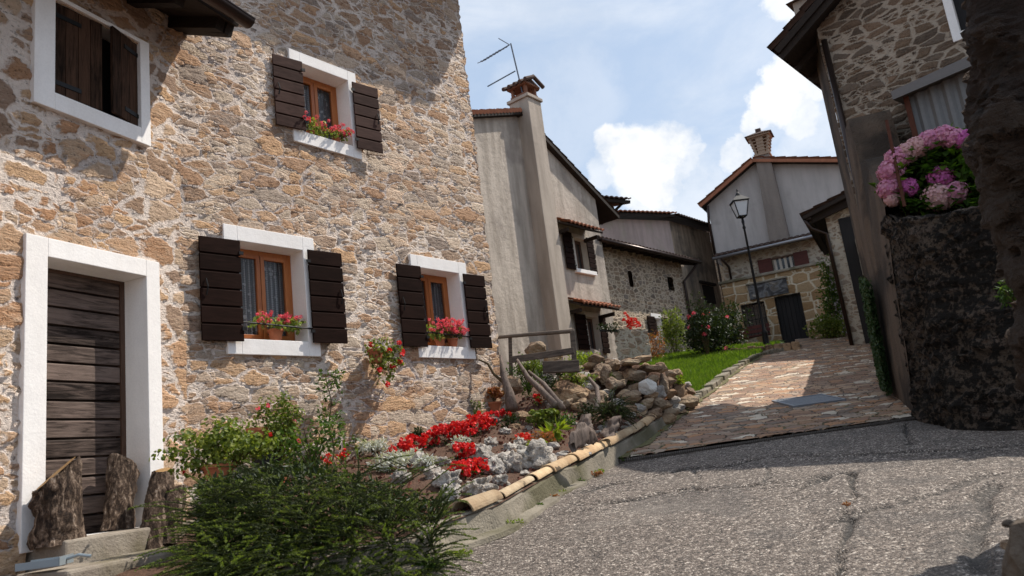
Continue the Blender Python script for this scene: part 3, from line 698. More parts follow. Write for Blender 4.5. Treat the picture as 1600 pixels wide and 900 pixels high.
b.add([(-1.4, -.35, zl-.05), (xk+.1, -.35, zk+.0), (xk+.1, 4, zk+.9), (-1.4, 4, zl+.9), (-1.4, -.35, zl+.05), (xk+.1, -.35, zk+.1), (xk+.1, 4, zk+1), (-1.4, 4, zl+1)], [(3, 2, 1, 0), (4, 5, 6, 7), (0, 1, 5, 4), (1, 2, 6, 5), (2, 3, 7, 6), (3, 0, 4, 7)])
rfb = b.build('roof', M['beam'], rD2)
b = MB(); roof_tiles(b, (-1.4, -.38, zl+.05), (xk+.1, -.38, zk+.1), (0, 4, .9)); b.build('roof_tiles', M['tile'], rfb)
b = MB(); slab(b, (-.1, -.45, zk), (xq+.3, -.45, zq), (0, 3.5, .9), -.07, 0); o = b.build('roof', M['beam'], rD2); o.matrix_local = Dm.inverted() @ Em
b = MB(); roof_tiles(b, (-.1, -.48, zk), (xq+.3, -.48, zq), (0, 3.5, .9)); k2 = b.build('roof_tiles', M['tileD'], o)
b = MB(); b.box(1.9, 2.9, -.03, .01, D3.px(1085, 470)[1], D3.px(1085, 450)[1]+.2); b.box(1.7, 3.1, -.1, 0, D3.px(1085, 441)[1], D3.px(1085, 441)[1]+.1); o2 = b.build('closed_hatch', M['beam'], rD2); o2.matrix_local = Dm.inverted() @ Em
b = MB(); b.tube([(xq+.05, -.1, zq-.05), (xq+.05, -.1, -.3)], .05, 8); o2 = b.build('downpipe', M['gutter'], rD2); o2.matrix_local = Dm.inverted() @ Em
# small eave of a house hidden behind the gable
D4 = Fr(atD(950, 315, 27), 60, 6.5)
r4 = root(D4, 'hidden_house', 'sliver of a dark tiled eave sticking out behind the rendered gable', 'house')
a_, c_ = D4.px(935, 308), D4.px(985, 313); b = MB(); slab(b, (a_[0]-1, 0, a_[1]), (c_[0], 0, c_[1]), (0, 3, .7), -.12, 0); q_ = b.build('roof', M['beam'], r4)
b = MB(); roof_tiles(b, (a_[0]-1, -.02, a_[1]), (c_[0], -.02, c_[1]), (0, 3, .7)); b.build('roof_tiles', M['tileD'], q_)
b = MB(); b.box(a_[0]-2, c_[0]-.9, .8, 3, -6, a_[1]); b.build('wall', M['plC2'], r4); b = MB(); b.bar((c_[0]-.25, .1, c_[1]-.05), (c_[0]-.9, .8, c_[1]-.7), .08); b.build('brace', M['beam'], q_)
# far house between barn and the block-built one
D5 = Fr(atD(1125, 400, 36), 116, 3.0)
r5 = root(D5, 'far_cottage', 'far stone cottage glimpsed between the barn and the golden block house', 'cottage')
a_, c_ = D5.px(1095, 385), D5.px(1150, 372); b = MB(); b.add(*wallgrid(D5, a_[0]-1, c_[0]+1, -2, a_[1], .08)); b.build('wall', M['stoneE2'], r5, smooth=True)
b = MB(); roof_tiles(b, (a_[0]-1, -.3, a_[1]-.1), (c_[0]+1, -.3, a_[1]-.1), (0, 3.5, 1.6)); b.build('roof_tiles', M['tileD'], r5)

# ------------------------------------------------------------------ E: block-built house closing the lane
E_ = Fr(atD(1206, 480, 29), 116, 2.6)
rE = root(E_, 'block_house', 'house closing the lane with golden block ground floor, black door and pale rendered gable above', 'house')
pL, pR = E_.px(1122, 446), E_.px(1290, 411); zp = (pL[1]+pR[1])/2
XL, XR = E_.px(1154, 551)[0], E_.px(1312, 530)[0]
XL = -1.62; XRp = E_.px(1303, 500)[0]
dE = E_.rect([(1212, 464), (1252, 458), (1266, 541), (1224, 547)]); wE = E_.rect([(1157, 477), (1196, 470), (1203, 522), (1165, 527)])
wE2 = E_.rect([(1206, 405), (1239, 400), (1242, 419), (1210, 425)], .6)
b = MB(); vs, fs = wallgrid(E_, XL, XRp, -.8, zp, .06, [dE, wE]); b.add(vs, fs); b.add([(XL, 0, -.8), (XL, .9, -.8), (XL, .9, zp), (XL, 0, zp)], [(3, 2, 1, 0)]); b.add([(XRp, 0, -.8), (XRp, .9, -.8), (XRp, .9, zp), (XRp, 0, zp)], [(0, 1, 2, 3)])
b.build('wall', M['stoneE'], rE, smooth=True)
MB().box(XL-.1, XRp+.1, -.08, .75, zp, zp+.10).build('parapet_slab', M['concrete'], rE, bevel=.02)
zg = E_.px(1205, 382, .1)[1]
b = MB(); b.add(*wallgrid(E_, XL+.05, 3.4, zp, zg, .07, [wE2], None, .62)); b.build('wall', M['stoneE2'], rE, smooth=True)
apx, apz2 = E_.px(1178, 252, .9); lx, lz = E_.px(1097, 318, .6); rx, rz2 = E_.px(1312, 250, .9)
sL = (apz2-lz)/(apx-lx)
sR = .30
topf = lambda x: (apz2-sL*(apx-x) if x < apx else apz2-sR*(x-apx))-.06
XLu = E_.px(1120, 400, .9)[0]
b = MB(); b.add(*wallgrid(E_, XLu, 4.6, zg-.1, 9, .12, (), topf, .9)); b.add([(XLu, .9, zg-.1), (XLu, 7, zg-.1), (XLu, 7, topf(XLu)), (XLu, .9, topf(XLu))], [(3, 2, 1, 0)])
b.box(XL+.1, 4.5, 1.3, 6.9, -.8, zg)
b.build('upper_wall', M['plE'], rE)
b = MB(); slab(b, (lx-.1, .55, lz-.05), (lx-.1, 7.2, lz-.05), (apx-lx+.1, 0, apz2-lz+.05), -.1, 0); slab(b, (5.2, .55, topf(5.2)+.06), (5.2, 7.2, topf(5.2)+.06), (apx-5.2, 0, apz2-topf(5.2)-.06), -.1, 0)
rfE = b.build('roof', M['beam'], rE)
b = MB(); roof_tiles(b, (lx-.1, .5, lz-.05), (lx-.1, 7.2, lz-.05), (apx-lx+.1, 0, apz2-lz+.05)); roof_tiles(b, (5.2, .5, topf(5.2)+.06), (5.2, 7.2, topf(5.2)+.06), (apx-5.2, 0, apz2-topf(5.2)-.06)); b.build('roof_tiles', M['tile'], rfE)
b = MB(); b.bar((lx-.1, .52, lz-.12), (apx, .52, apz2-.08), .06, .12); b.bar((5.2, .52, topf(5.2)), (apx, .52, apz2-.08), .06, .12); b.build('verge_board', M['tile'], rfE)
b = MB(); slab(b, (XL-.1, .1, zg-.02), (3.6, .1, zg-.02), (0, .8, .26), -.06, 0); rfe = b.build('lean_to_roof', M['beam'], rE)
b = MB(); roof_tiles(b, (XL-.1, .08, zg-.02), (3.6, .08, zg-.02), (0, .8, .26), rows=.3); b.build('roof_tiles', M['tileD'], rfe)
b = MB(); b.tube([(XL-.15, .04, zg-.07), (3.6, .04, zg-.03)], .06, 8); b.build('gutter', M['zinc'], rfe, smooth=True)
b = MB(); b.tube([(lx+.2, .6, lz-.15), (XLu-.05, .84, lz-.7), (XLu-.05, .84, zg+.1)], .05, 8); b.tube([(XL+.15, .05, zg-.1), (XL+.3, .5, zg-.4), (XL+.3, .55, zp+.1)], .045, 8); b.build('downpipe', M['gutter'], rE, smooth=True)
# chimney
cx0, _ = E_.px(1181, 262, .8); cx1, _ = E_.px(1201, 262, .8); cb0 = E_.px(1205, 368, .8)[0]; cb1 = E_.px(1228, 362, .8)[0]; zc = E_.px(1191, 245, .8)[1]
cw0, cw1 = E_.px(1181, 248, .6)[0], E_.px(1203, 246, .6)[0]; mid = (cw0+cw1)/2
b = MB(); b.prism([(mid-.36, zg+.1), (mid+.36, zg+.1), (mid+.26, zc), (mid-.26, zc)], .58, 1.2); ch = b.build('chimney', plaster('dark_chimney_render', (.27, .225, .19), (.18, .15, .13), .5, .008), rE, bevel=.01)
b = MB(); z1 = zc
b.box(mid-.3, mid+.3, .54, 1.2, z1, z1+.08)
for k in range(5):
    za = z1+.1+k*.13; w_ = .22+.03*k
    for sx_ in (-1, 1):
        for sy_ in (0, 1): b.box(mid+sx_*w_-.05, mid+sx_*w_+.05, .60+sy_*.44, .70+sy_*.44, za, za+.10)
    b.box(mid-.13, mid+.13, .6, 1.12, za, za+.11)
    b.box(mid-w_-.03, mid+w_+.03, .58, 1.16, za+.10, za+.13)
z1 += .76; b.box(mid-.42, mid+.42, .5, 1.26, z1, z1+.07); b.build('chimney_lattice', simple('pale_chimney_brick', (.34, .24, .17), .9, 0, .3, .003, 14), ch)
b = MB(); b.add([(mid-.5, .42, z1+.07), (mid+.5, .42, z1+.07), (mid+.5, 1.34, z1+.07), (mid-.5, 1.34, z1+.07), (mid-.12, .8, z1+.26), (mid+.12, .8, z1+.26), (mid+.12, .96, z1+.26), (mid-.12, .96, z1+.26)], [(3, 2, 1, 0), (4, 5, 6, 7)]+[(i, (i+1) % 4, (i+1) % 4+4, i+4) for i in range(4)])
b.box(mid-.1, mid+.1, .8, .96, z1+.26, z1+.4); b.build('chimney_cap', M['tileD'], ch)
# openings
b = MB(); n_ = 6; w_ = (dE[1]-dE[0])/n_
for i in range(n_): b.box(dE[0]+i*w_+.01, dE[0]+(i+1)*w_-.01, .2, .24, dE[2]-.3, dE[3])
b.box(dE[0]-.02, dE[1]+.02, .24, .26, dE[2]-.3, dE[3]+.02); o = b.build('door', M['blackwood'], rE)
b = MB(); b.box(dE[1]-.16, dE[1]-.12, .15, .2, .9, 1.1); b.build('handle', M['iron'], o)
b = MB(); b.box(wE[0]-.02, wE[1]+.02, .28, .3, wE[2], wE[3]); b.build('pane', M['darkglass'], rE)
b = MB(); b.box(wE[0], wE[0]+.4, .22, .25, wE[2], wE[3]); b.box(wE[0]+.42, wE[1], .22, .25, wE[2], wE[2]+.9*(wE[3]-wE[2])); b.build('inner_shutter', M['grey_wood'], rE)
b = MB()
for i in range(7): x = wE[0]+.07+i*(wE[1]-wE[0]-.14)/6; b.tube([(x, .08, wE[2]), (x, .08, wE[3])], .012, 6)
b.tube([(wE[0], .08, (wE[2]+wE[3])/2), (wE[1], .08, (wE[2]+wE[3])/2)], .012, 6); b.build('window_bars', M['iron'], rE)
surround(rE, (wE2[0]-.06, wE2[1]+.06, wE2[2]-.05, wE2[3]+.06), wE2, M['doorfr'], -.60, .8, 'window_surround')
b = MB(); b.box(wE2[0], wE2[1], .70, .72, wE2[2], wE2[3]); b.build('pane', M['darkglass'], rE)
b = MB()
for k in range(4): x = wE2[0]+(k+.2)*(wE2[1]-wE2[0])/4; b.box(x, x+.09, .66, .67, wE2[2], wE2[3])
b.build('curtain', M['cream'], rE)
b = MB(); ww = .52; b.box(wE2[0]-ww, wE2[0]-.03, .55, .59, wE2[2]-.08, wE2[3]+.08); b.build('shutter', M['redwood'], rE, bevel=.006); b = MB(); b.box(wE2[1]+.03, wE2[1]+ww, .55, .59, wE2[2]-.08, wE2[3]+.08); b.build('shutter', M['redwood'], rE, bevel=.006)
# painted relief panel (a plain picture of pale and dark shapes)
pn = E_.rect([(1168, 446), (1229, 434), (1231, 457), (1172, 470)], -.06)
def mk_panel():
    m, nt, b = mat('painted_panel'); q = G(nt); P = q.n('TexCoord').outputs['Object']
    n = q.noise(q.n('Mapping', Vector=P, Scale=(1, 1, 1.6)), 2.3, 3, .5, 1.2).outputs[0]
    c = q.ramp(n, [(.3, (.03, .028, .03)), (.44, (.06, .055, .055)), (.52, (.17, .17, .17)), (.60, (.10, .08, .06)), (.68, (.34, .30, .26))])
    nt.links.new(c, b.inputs['Base Color']); q.disp(q.m('MULTIPLY', n, .03)); return m
b = MB(); b.box(pn[0], pn[1], -.08, .02, pn[2], pn[3]); o = b.build('carved_panel', mk_panel(), rE, bevel=.02)
b = MB(); b.box(pn[0]-.05, pn[1]+.05, -.12, .02, pn[3], pn[3]+.05); b.build('panel_frame', M['concrete'], o)
# bench below the barred window
xb0, xb1 = wE[0]-.35, wE[1]+.05; bn = empty('bench', E_.w(xb0, -.75, -.05), E_.rz(), 'dark red wooden bench under the barred window of the golden block house', 'bench')
zb0 = E_.px(1185, 545, -.7)[1]
b = MB(); [b.box(0, xb1-xb0, .0+k*.13, .11+k*.13, zb0+.50, zb0+.54) for k in range(3)]; b.build('seat', M['redwood'], bn)
b = MB(); [b.box(0, xb1-xb0, .42, .45, zb0+.66+k*.15, zb0+.78+k*.15) for k in range(2)]; b.build('backrest', M['redwood'], bn)
for x in (.12, xb1-xb0-.2):
    b = MB(); b.box(x, x+.07, .02, .08, zb0-.1, zb0+.50); b.box(x, x+.07, .36, .42, zb0-.1, zb0+.95); b.build('leg', M['iron'], bn)

# ------------------------------------------------------------------ lamp post
Lp = g(1200, 548); hd = ray(1156, 322); hd = hd*(hypot(Lp.x, Lp.y)/hypot(hd.x, hd.y)); HL = hd.z-Lp.z
lp = empty('street_lamp', Lp, 0, 'tall black street lamp with a four sided glass lantern at the lane edge', 'street lamp')
b = MB(); b.lathe([(.13, 0), (.13, .1), (.10, .16), (.085, .5), (.095, .55), (.05, .62), (.038, 1.4), (.045, 1.45), (.030, HL-.75), (.055, HL-.7), (.03, HL-.62), (.05, HL-.5), (.02, HL-.36)], n=14); b.build('post', M['iron'], lp, smooth=True)
b = MB(); zb_ = HL-.34
for sx_, sy_ in ((-1, -1), (1, -1), (1, 1), (-1, 1)):
    b.bar((sx_*.12, sy_*.12, zb_), (sx_*.22, sy_*.22, zb_+.46), .025)
    b.bar((0, 0, zb_-.06), (sx_*.12, sy_*.12, zb_), .02)
for i in range(4):
    c_ = ((-1, -1), (1, -1), (1, 1), (-1, 1)); a, d = c_[i], c_[(i+1) % 4]
    b.bar((a[0]*.12, a[1]*.12, zb_), (d[0]*.12, d[1]*.12, zb_), .025); b.bar((a[0]*.22, a[1]*.22, zb_+.46), (d[0]*.22, d[1]*.22, zb_+.46), .03)
b.add([(-.26, -.26, zb_+.48), (.26, -.26, zb_+.48), (.26, .26, zb_+.48), (-.26, .26, zb_+.48), (-.08, -.08, zb_+.66), (.08, -.08, zb_+.66), (.08, .08, zb_+.66), (-.08, .08, zb_+.66)], [(3, 2, 1, 0), (4, 5, 6, 7)]+[(i, (i+1) % 4, (i+1) % 4+4, i+4) for i in range(4)])
b.lathe([(.09, zb_+.66), (.06, zb_+.74), (.015, zb_+.8), (.03, zb_+.84), (.005, zb_+.9)], n=10); ln = b.build('lantern', M['iron'], lp)
b = MB(); c_ = ((-1, -1), (1, -1), (1, 1), (-1, 1))
b.add([(x*.115, y*.115, zb_+.01) for x, y in c_]+[(x*.212, y*.212, zb_+.45) for x, y in c_], [(0, 1, 5, 4), (1, 2, 6, 5), (2, 3, 7, 6), (3, 0, 4, 7)]); b.build('lantern_glass', M['lampgl'], ln)

# ------------------------------------------------------------------ R: low house on the right of the lane with the downpipe
R_ = Fr(atD(1300, 420, 22.5), 116, 1.9)
rR = root(R_, 'side_house', 'low stone house right of the lane with dark overhanging verge and brown downpipe', 'house')
xL_, zt1 = R_.px(1289, 345); xL_ = R_.px(1334, 530)[0]-.05; tip = R_.px(1253, 338, -.5); t2 = R_.px(1326, 300, -.5); slp = (t2[1]-tip[1])/(t2[0]-tip[0])
topf = lambda x: tip[1]+slp*(x-tip[0])-.12
b = MB(); b.add(*wallgrid(R_, xL_, 4.2, -1, 6, .07, (), topf)); b.add([(xL_, 0, -1), (xL_, 5, -1), (xL_, 5, topf(xL_)), (xL_, 0, topf(xL_))], [(3, 2, 1, 0)]); b.build('wall', M['stoneE2'], rR, smooth=True)
b = MB(); slab(b, (tip[0], -.5, tip[1]), (tip[0], 5.2, tip[1]), (4.5-tip[0], 0, slp*(4.5-tip[0])), -.1, 0); rf = b.build('roof', M['beam'], rR)
b = MB(); roof_tiles(b, (tip[0], -.53, tip[1]), (tip[0], 5.2, tip[1]), (4.5-tip[0], 0, slp*(4.5-tip[0]))); b.build('roof_tiles', M['tileD'], rf)
b = MB(); b.bar((tip[0]+.1, -.25, tip[1]-.14), (4, -.25, tip[1]+slp*3.9-.2), .12, .18); b.bar((tip[0]+.15, -.45, tip[1]-.05), (tip[0]+.15, 4.9, tip[1]-.05), .12, .14); b.build('rafter', M['beam'], rf)
b = MB(); b.tube([(tip[0]+.05, -.4, tip[1]-.1), (tip[0]+.15, -.3, tip[1]-.35), (xL_-.05, -.1, tip[1]-.55), (xL_-.02, -.09, -.2)], .055, 8); b.build('downpipe', M['gutter'], rR, smooth=True)
o_ = R_.px(1322, 400)[0]; MB().box(o_, o_+.55, -.02, .02, -.4, R_.px(1320, 340)[1]).build('door', M['blackwood'], rR)

# ------------------------------------------------------------------ H: tall brown stone house upper right
H_ = Fr(atD(1335, 270, 13.5), 130, .4)
rH = root(H_, 'brown_stone_house', 'tall shaded brown stone house upper right with a deep dark eave', 'house')
hx, hz = H_.px(1282, 42); hx = -.08; h2 = H_.px(1338, 0); slp = .62; AX = 1.6; XHR = 3.3
topH = lambda x: hz+slp*(x-hx) if x < AX else hz+slp*(2*AX-hx-x)
wH = H_.rect([(1484, -30), (1513, -45), (1522, 40), (1496, 53)]); wHo = (wH[0]-.12, wH[1]+.4, wH[2]-.13, wH[3]+.2)
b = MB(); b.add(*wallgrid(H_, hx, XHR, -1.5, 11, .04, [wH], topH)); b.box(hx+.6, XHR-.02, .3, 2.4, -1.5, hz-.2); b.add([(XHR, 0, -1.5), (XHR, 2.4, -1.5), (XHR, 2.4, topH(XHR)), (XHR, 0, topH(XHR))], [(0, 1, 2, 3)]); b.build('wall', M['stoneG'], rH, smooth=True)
sd = Fr(H_.w(hx, 0, 0), 18, .4)
Hm = Matrix.Translation(H_.o) @ Matrix.Rotation(H_.rz(), 4, 'Z')
b = MB(); hz0 = topH(hx)
b.add([(0, 0, -1.5), (1.1, 0, -1.5), (1.1, 0, hz0), (0, 0, hz0)], [(3, 2, 1, 0)]); o = b.build('side_wall', M['plR'], rH); o.matrix_local = Hm.inverted() @ (Matrix.Translation(sd.o) @ Matrix.Rotation(sd.rz(), 4, 'Z'))
tipx, tipz = H_.px(1206, 74, -.55)
az_ = tipz+slp*(AX-tipx)
b = MB(); slab(b, (tipx, -.45, tipz), (tipx, 2.7, tipz), (AX-tipx, 0, slp*(AX-tipx)), -.12, 0); slab(b, (2*AX-tipx, -.45, tipz), (2*AX-tipx, 2.7, tipz), (tipx-AX, 0, slp*(AX-tipx)), -.12, 0); rf = b.build('roof', M['beam'], rH)
b = MB(); roof_tiles(b, (tipx-.03, -.5, tipz), (tipx-.03, 2.7, tipz), (AX-tipx, 0, slp*(AX-tipx))); roof_tiles(b, (2*AX-tipx, -.5, tipz), (2*AX-tipx, 2.7, tipz), (tipx-AX, 0, slp*(AX-tipx))); b.build('roof_tiles', M['tileD'], rf)
b = MB()
for k in range(5): y_ = -.35+k*.7; b.bar((tipx+.05, y_, tipz-.17), (AX, y_, tipz-.17+slp*(AX-tipx-.05)), .09, .12)
b.build('rafter', M['beam'], rf)
b = MB(); b.tube([(hx+.10, -.08, hz0-.3), (hx+.10, -.08, -.5)], .05, 8); b.build('downpipe', M['gutter'], rH, smooth=True)
surround(rH, wHo, wH, M['white'], .03, .2); MB().box(wH[0], wH[1], .15, .18, wH[2], wH[3]).build('shutter', M['blackwood'], rH)
cx_, cz_ = H_.px(1275, 18, 1.2)
b = MB(); b.box(cx_-.30, cx_+.30, .9, 1.5, cz_-.7, cz_+.2); b.box(cx_-.38, cx_+.38, .82, 1.58, cz_-.2, cz_-.12); ch = b.build('chimney', M['plC2'], rH)
b = MB(); b.add([(cx_-.4, .8, cz_+.2), (cx_+.4, .8, cz_+.2), (cx_+.4, 1.6, cz_+.2), (cx_-.4, 1.6, cz_+.2), (cx_, 1.2, cz_+.45)], [(3, 2, 1, 0), (0, 1, 4), (1, 2, 4), (2, 3, 4), (3, 0, 4)]); b.build('chimney_cap', M['tileD'], ch)
# corrugated shed in front of it
S_ = Fr(atD(1450, 160, 12.1), 125, 2.0)
rS = root(S_, 'metal_shed', 'small shed clad in grey corrugated sheet behind the pink hydrangea', 'shed')
s0, s1 = S_.px(1418, 160), S_.px(1535, 108); sl_ = (s1[1]-s0[1])/(s1[0]-s0[0]); xe = s0[0]; s0 = (s0[0], s0[1]+.27)
s2 = S_.px(1540, 100)
b = MB()
def cor(x): return .02*(1 if int((x+50)/.09) % 2 else -1)
xs = [xe+k*.045 for k in range(60)]
for i in range(len(xs)-1): b.add([(xs[i], cor(xs[i]), .0), (xs[i+1], cor(xs[i+1]-.001), .0), (xs[i+1], cor(xs[i+1]-.001), s0[1]-.2+sl_*(xs[i+1]-xe)), (xs[i], cor(xs[i]), s0[1]-.2+sl_*(xs[i]-xe))], [(0, 1, 2, 3)])
ys = [k*.045 for k in range(50)]
for i in range(len(ys)-1): b.add([(xe+cor(ys[i]), ys[i], 0), (xe+cor(ys[i+1]-.001), ys[i+1], 0), (xe+cor(ys[i+1]-.001), ys[i+1], s0[1]-.2), (xe+cor(ys[i]), ys[i], s0[1]-.2)], [(3, 2, 1, 0)])
b.build('wall', M['sheet'], rS)
b = MB(); b.add([(xe-.15, -.25, s0[1]-.1-.02), (xe+3, -.25, s0[1]-.1+sl_*3), (xe+3, 2.4, s0[1]+.5+sl_*3), (xe-.15, 2.4, s0[1]+.5), (xe-.15, -.25, s0[1]-.25), (xe+3, -.25, s0[1]-.30+sl_*3), (xe+3, 2.4, s0[1]+.45+sl_*3), (xe-.15, 2.4, s0[1]+.45)], [(0, 1, 2, 3), (7, 6, 5, 4), (0, 4, 5, 1), (3, 0, 4, 7)]); b.build('roof', M['sheet2'], rS)
b = MB(); b.bar((xe, -.04, 0), (xe, -.04, s0[1]-.2), .07); b.build('corner_post', M['rust'], rS)

# ------------------------------------------------------------------ retaining wall, pier and dark rock on the right
Pa, Q_ = g(1430, 655), V((5.55, 12.0, 0)); Pb = V((4.62, 8.85, 0)); Pc = V((5.6, 7.75, 0)); Pd = V((12, 3.4, 0))
tA = ray(1392, 326); tA = tA*(hypot(Pa.x, Pa.y)/hypot(tA.x, tA.y)); zTop = tA.z
# side wall along the lane (rendered) rising to the pier
sw = Fr(Q_, atan2(Pa.x-Q_.x, Pa.y-Q_.y)*180/pi, -.3); Ls = hypot(Q_.x-Pa.x, Q_.y-Pa.y)
pz_ = ray(1330, 200); pz_ = pz_*(hypot(Q_.x, Q_.y)/hypot(pz_.x, pz_.y)); zP = pz_.z
rW = empty('lane_wall', sw.o, sw.rz(), 'rough brown rendered wall rising to a tall pier along the right of the lane', 'wall')
def swz(x):                                   # x from the far end towards the street
    pts = [(0, zP), (.28*Ls, zP-.05), (.40*Ls, zP-.9), (.62*Ls, zTop+1.0), (.85*Ls, zTop+.45), (Ls, zTop+.05)]
    for (a, c), (d, e) in zip(pts, pts[1:]):
        if x <= d+1e-6: return c+(e-c)*(x-a)/(d-a)+.3
    return pts[-1][1]+.3
b = MB(); nn = int(Ls/.05); nv = 90
fy = lambda x, t: .22*t**1.5+.03*mn.noise(V((x*1.3, t*5, 3)))
b.sheet(lambda i, j: (Ls*i/nn, fy(Ls*i/nn, j/nv), -.6+(swz(Ls*i/nn)+.6)*j/nv), nn, nv)
b.sheet(lambda i, j: (Ls*i/nn, fy(Ls*i/nn, 1)+.6*j/6, swz(Ls*i/nn)), nn, 6)
b.sheet(lambda i, j: (0, fy(0, j/nv)+.6*(1-i/6), -.6+(swz(0)+.6)*j/nv), 6, nv)
b.sheet(lambda i, j: (Ls*i/nn, .82, swz(Ls*i/nn)-(swz(Ls*i/nn)+.6)*j/4), nn, 4)
b.build('wall', M['plR'], rW, smooth=True)
# pier top has a face toward us
# mossy wall facing the street
def ptl(i, n, pts):
    L = [0]; 
    for a, c in zip(pts, pts[1:]): L.append(L[-1]+(c-a).length)
    t = L[-1]*i/n
    for k in range(len(pts)-1):
        if t <= L[k+1]+1e-9: return pts[k].lerp(pts[k+1], (t-L[k])/(L[k+1]-L[k]))
base = [V((Pa.x, Pa.y, 0)), V((4.78, 9.3, 0)), V((4.72, 8.85, 0)), V((4.95, 8.4, 0)), V((5.6, 7.8, 0)), V((7.4, 6.6, 0)), V((11, 4, 0))]
mw_ = MB(); n1, n2 = 200, 80
def mwp(i, j):
    p = ptl(i, n1, base); t = j/n2; z0_ = zR(p.y)-.3; zt_ = (zTop-.10)*max(.8, min(1, hypot(p.x, p.y)/hypot(Pa.x, Pa.y)))+.16*mn.noise(p*1.9)+.06*mn.noise(p*6)
    bul = .10*mn.fractal(V((p.x, p.y, t*3))*1.2, 1, 2, 3)
    nx = V((1, .8, 0)).normalized()
    return p+nx*(t*.28+bul)+V((0, 0, z0_+(zt_-z0_)*t))
mw_.sheet(mwp, n1, n2)
mw_.sheet(lambda i, j: mwp(i, n2)+V((.9*j/8, .7*j/8, .02*j)), n1, 8)
o = mw_.build('mossy_wall', M['moss'], None, smooth=True); tag(o, 'dark mossy retaining wall under the hydrangea beside the street', 'wall'); recentre(o)
# added wall, mostly out of view, put here to shade the lane
bw0, bw1 = V((6.35, 13.3, 0)), V((9.7, 21.0, 0)); bwl = (bw1-bw0).length; bwd = (bw1-bw0).normalized(); bwn = V((bwd.y, -bwd.x, 0))
b = MB(); b.sheet(lambda i, j: bw0+bwd*(bwl*i/120)+V((0, 0, zR(bw0.y+(bw1.y-bw0.y)*i/120)-.2+(3.1+.08*mn.noise(V((i*.2, 1, 1))))*j/50)), 120, 50)
b.sheet(lambda i, j: bw0+bwd*(bwl*i/120)+bwn*(.4*j/4)+V((0, 0, zR(bw0.y+(bw1.y-bw0.y)*i/120)+2.9+.08*mn.noise(V((i*.2, 1, 1))))), 120, 4)
b.sheet(lambda i, j: bw0+bwd*(bwl*i/60)+bwn*.4+V((0, 0, zR(bw0.y+(bw1.y-bw0.y)*i/60)+2.9-3.1*j/4)), 60, 4)
b.sheet(lambda i, j: bw0+bwn*(.4*i/6)+V((0, 0, zR(bw0.y)-.2+3.1*j/30)), 6, 30)
o = b.build('added_shade_wall', M['stoneE2'], None, smooth=True); tag(o, 'added rubble wall, mostly unseen, shading the lane between the tall pier and the low side house', 'wall'); recentre(o)
# foreground rock mass at the right edge, close to the camera
pr = MB(); outl = [(u_+22, v_) for u_, v_ in [(1512, -60), (1520, 40), (1532, 100), (1512, 165), (1506, 215), (1530, 265), (1548, 300), (1560, 380), (1572, 430), (1590, 520), (1605, 620), (1630, 760)]]
DP = 5.2
def prp(i, j):
    t = j/150*(len(outl)-1); k = min(int(t), len(outl)-2); u = outl[k][0]+(outl[k+1][0]-outl[k][0])*(t-k); v = outl[k][1]+(outl[k+1][1]-outl[k][1])*(t-k)
    a = ray(u, v); c_ = a*(DP/hypot(a.x, a.y))
    s_ = (i/90-.12)
    # surface turns from the outline edge away behind (negative) and round toward the right
    px_ = V((cos(R(-20)), sin(R(-20)), 0)); bk = V((.3, 1, 0)).normalized()
    off = px_*(1.9*max(0, s_)) + bk*(.9*max(0, -s_)*8*.6) - V((0, 1, 0))*(.25*sin(min(1, max(0, s_)*2)*pi/2))
    p = c_+off; p = p+V((1, -.6, .3))*(.085*mn.fractal(p*1.9, .9, 2, 5)+.05*abs(mn.noise(p*3.1))+.035*abs(mn.noise(p*7.3)))
    return p
pr.sheet(prp, 90, 150)
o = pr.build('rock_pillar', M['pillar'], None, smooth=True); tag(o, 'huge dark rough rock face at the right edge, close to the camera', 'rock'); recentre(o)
M['lowrock'] = plaster('dark_rubble', (.16, .12, .085), (.08, .06, .045), .6, .02, stain=(.5, .8, (.03, .035, .015)), fine=22)  # dark brown stone with darker greenish patches
for i, (u, v, s_, D_) in enumerate([(1612, 880, .13, 3.3), (1600, 818, .055, 3.5), (1574, 842, .032, 3.5), (1573, 810, .028, 3.6)]):
    p = ray(u, v); p = p*(D_/hypot(p.x, p.y)); rock(p-V((0, 0, .02)), (s_, s_*.8, s_*(1.3 if i == 0 else .6)), 300+i, M['lowrock'] if i != 2 else M['rockb'], ['big dark boulder cut off by the lower right corner', 'dark stone above the boulder at the lower right corner', 'pale little stone left of the boulder at the lower right corner', 'small stone left of the upper dark stone at the right edge'][i])
p0 = ray(1575, 800); 

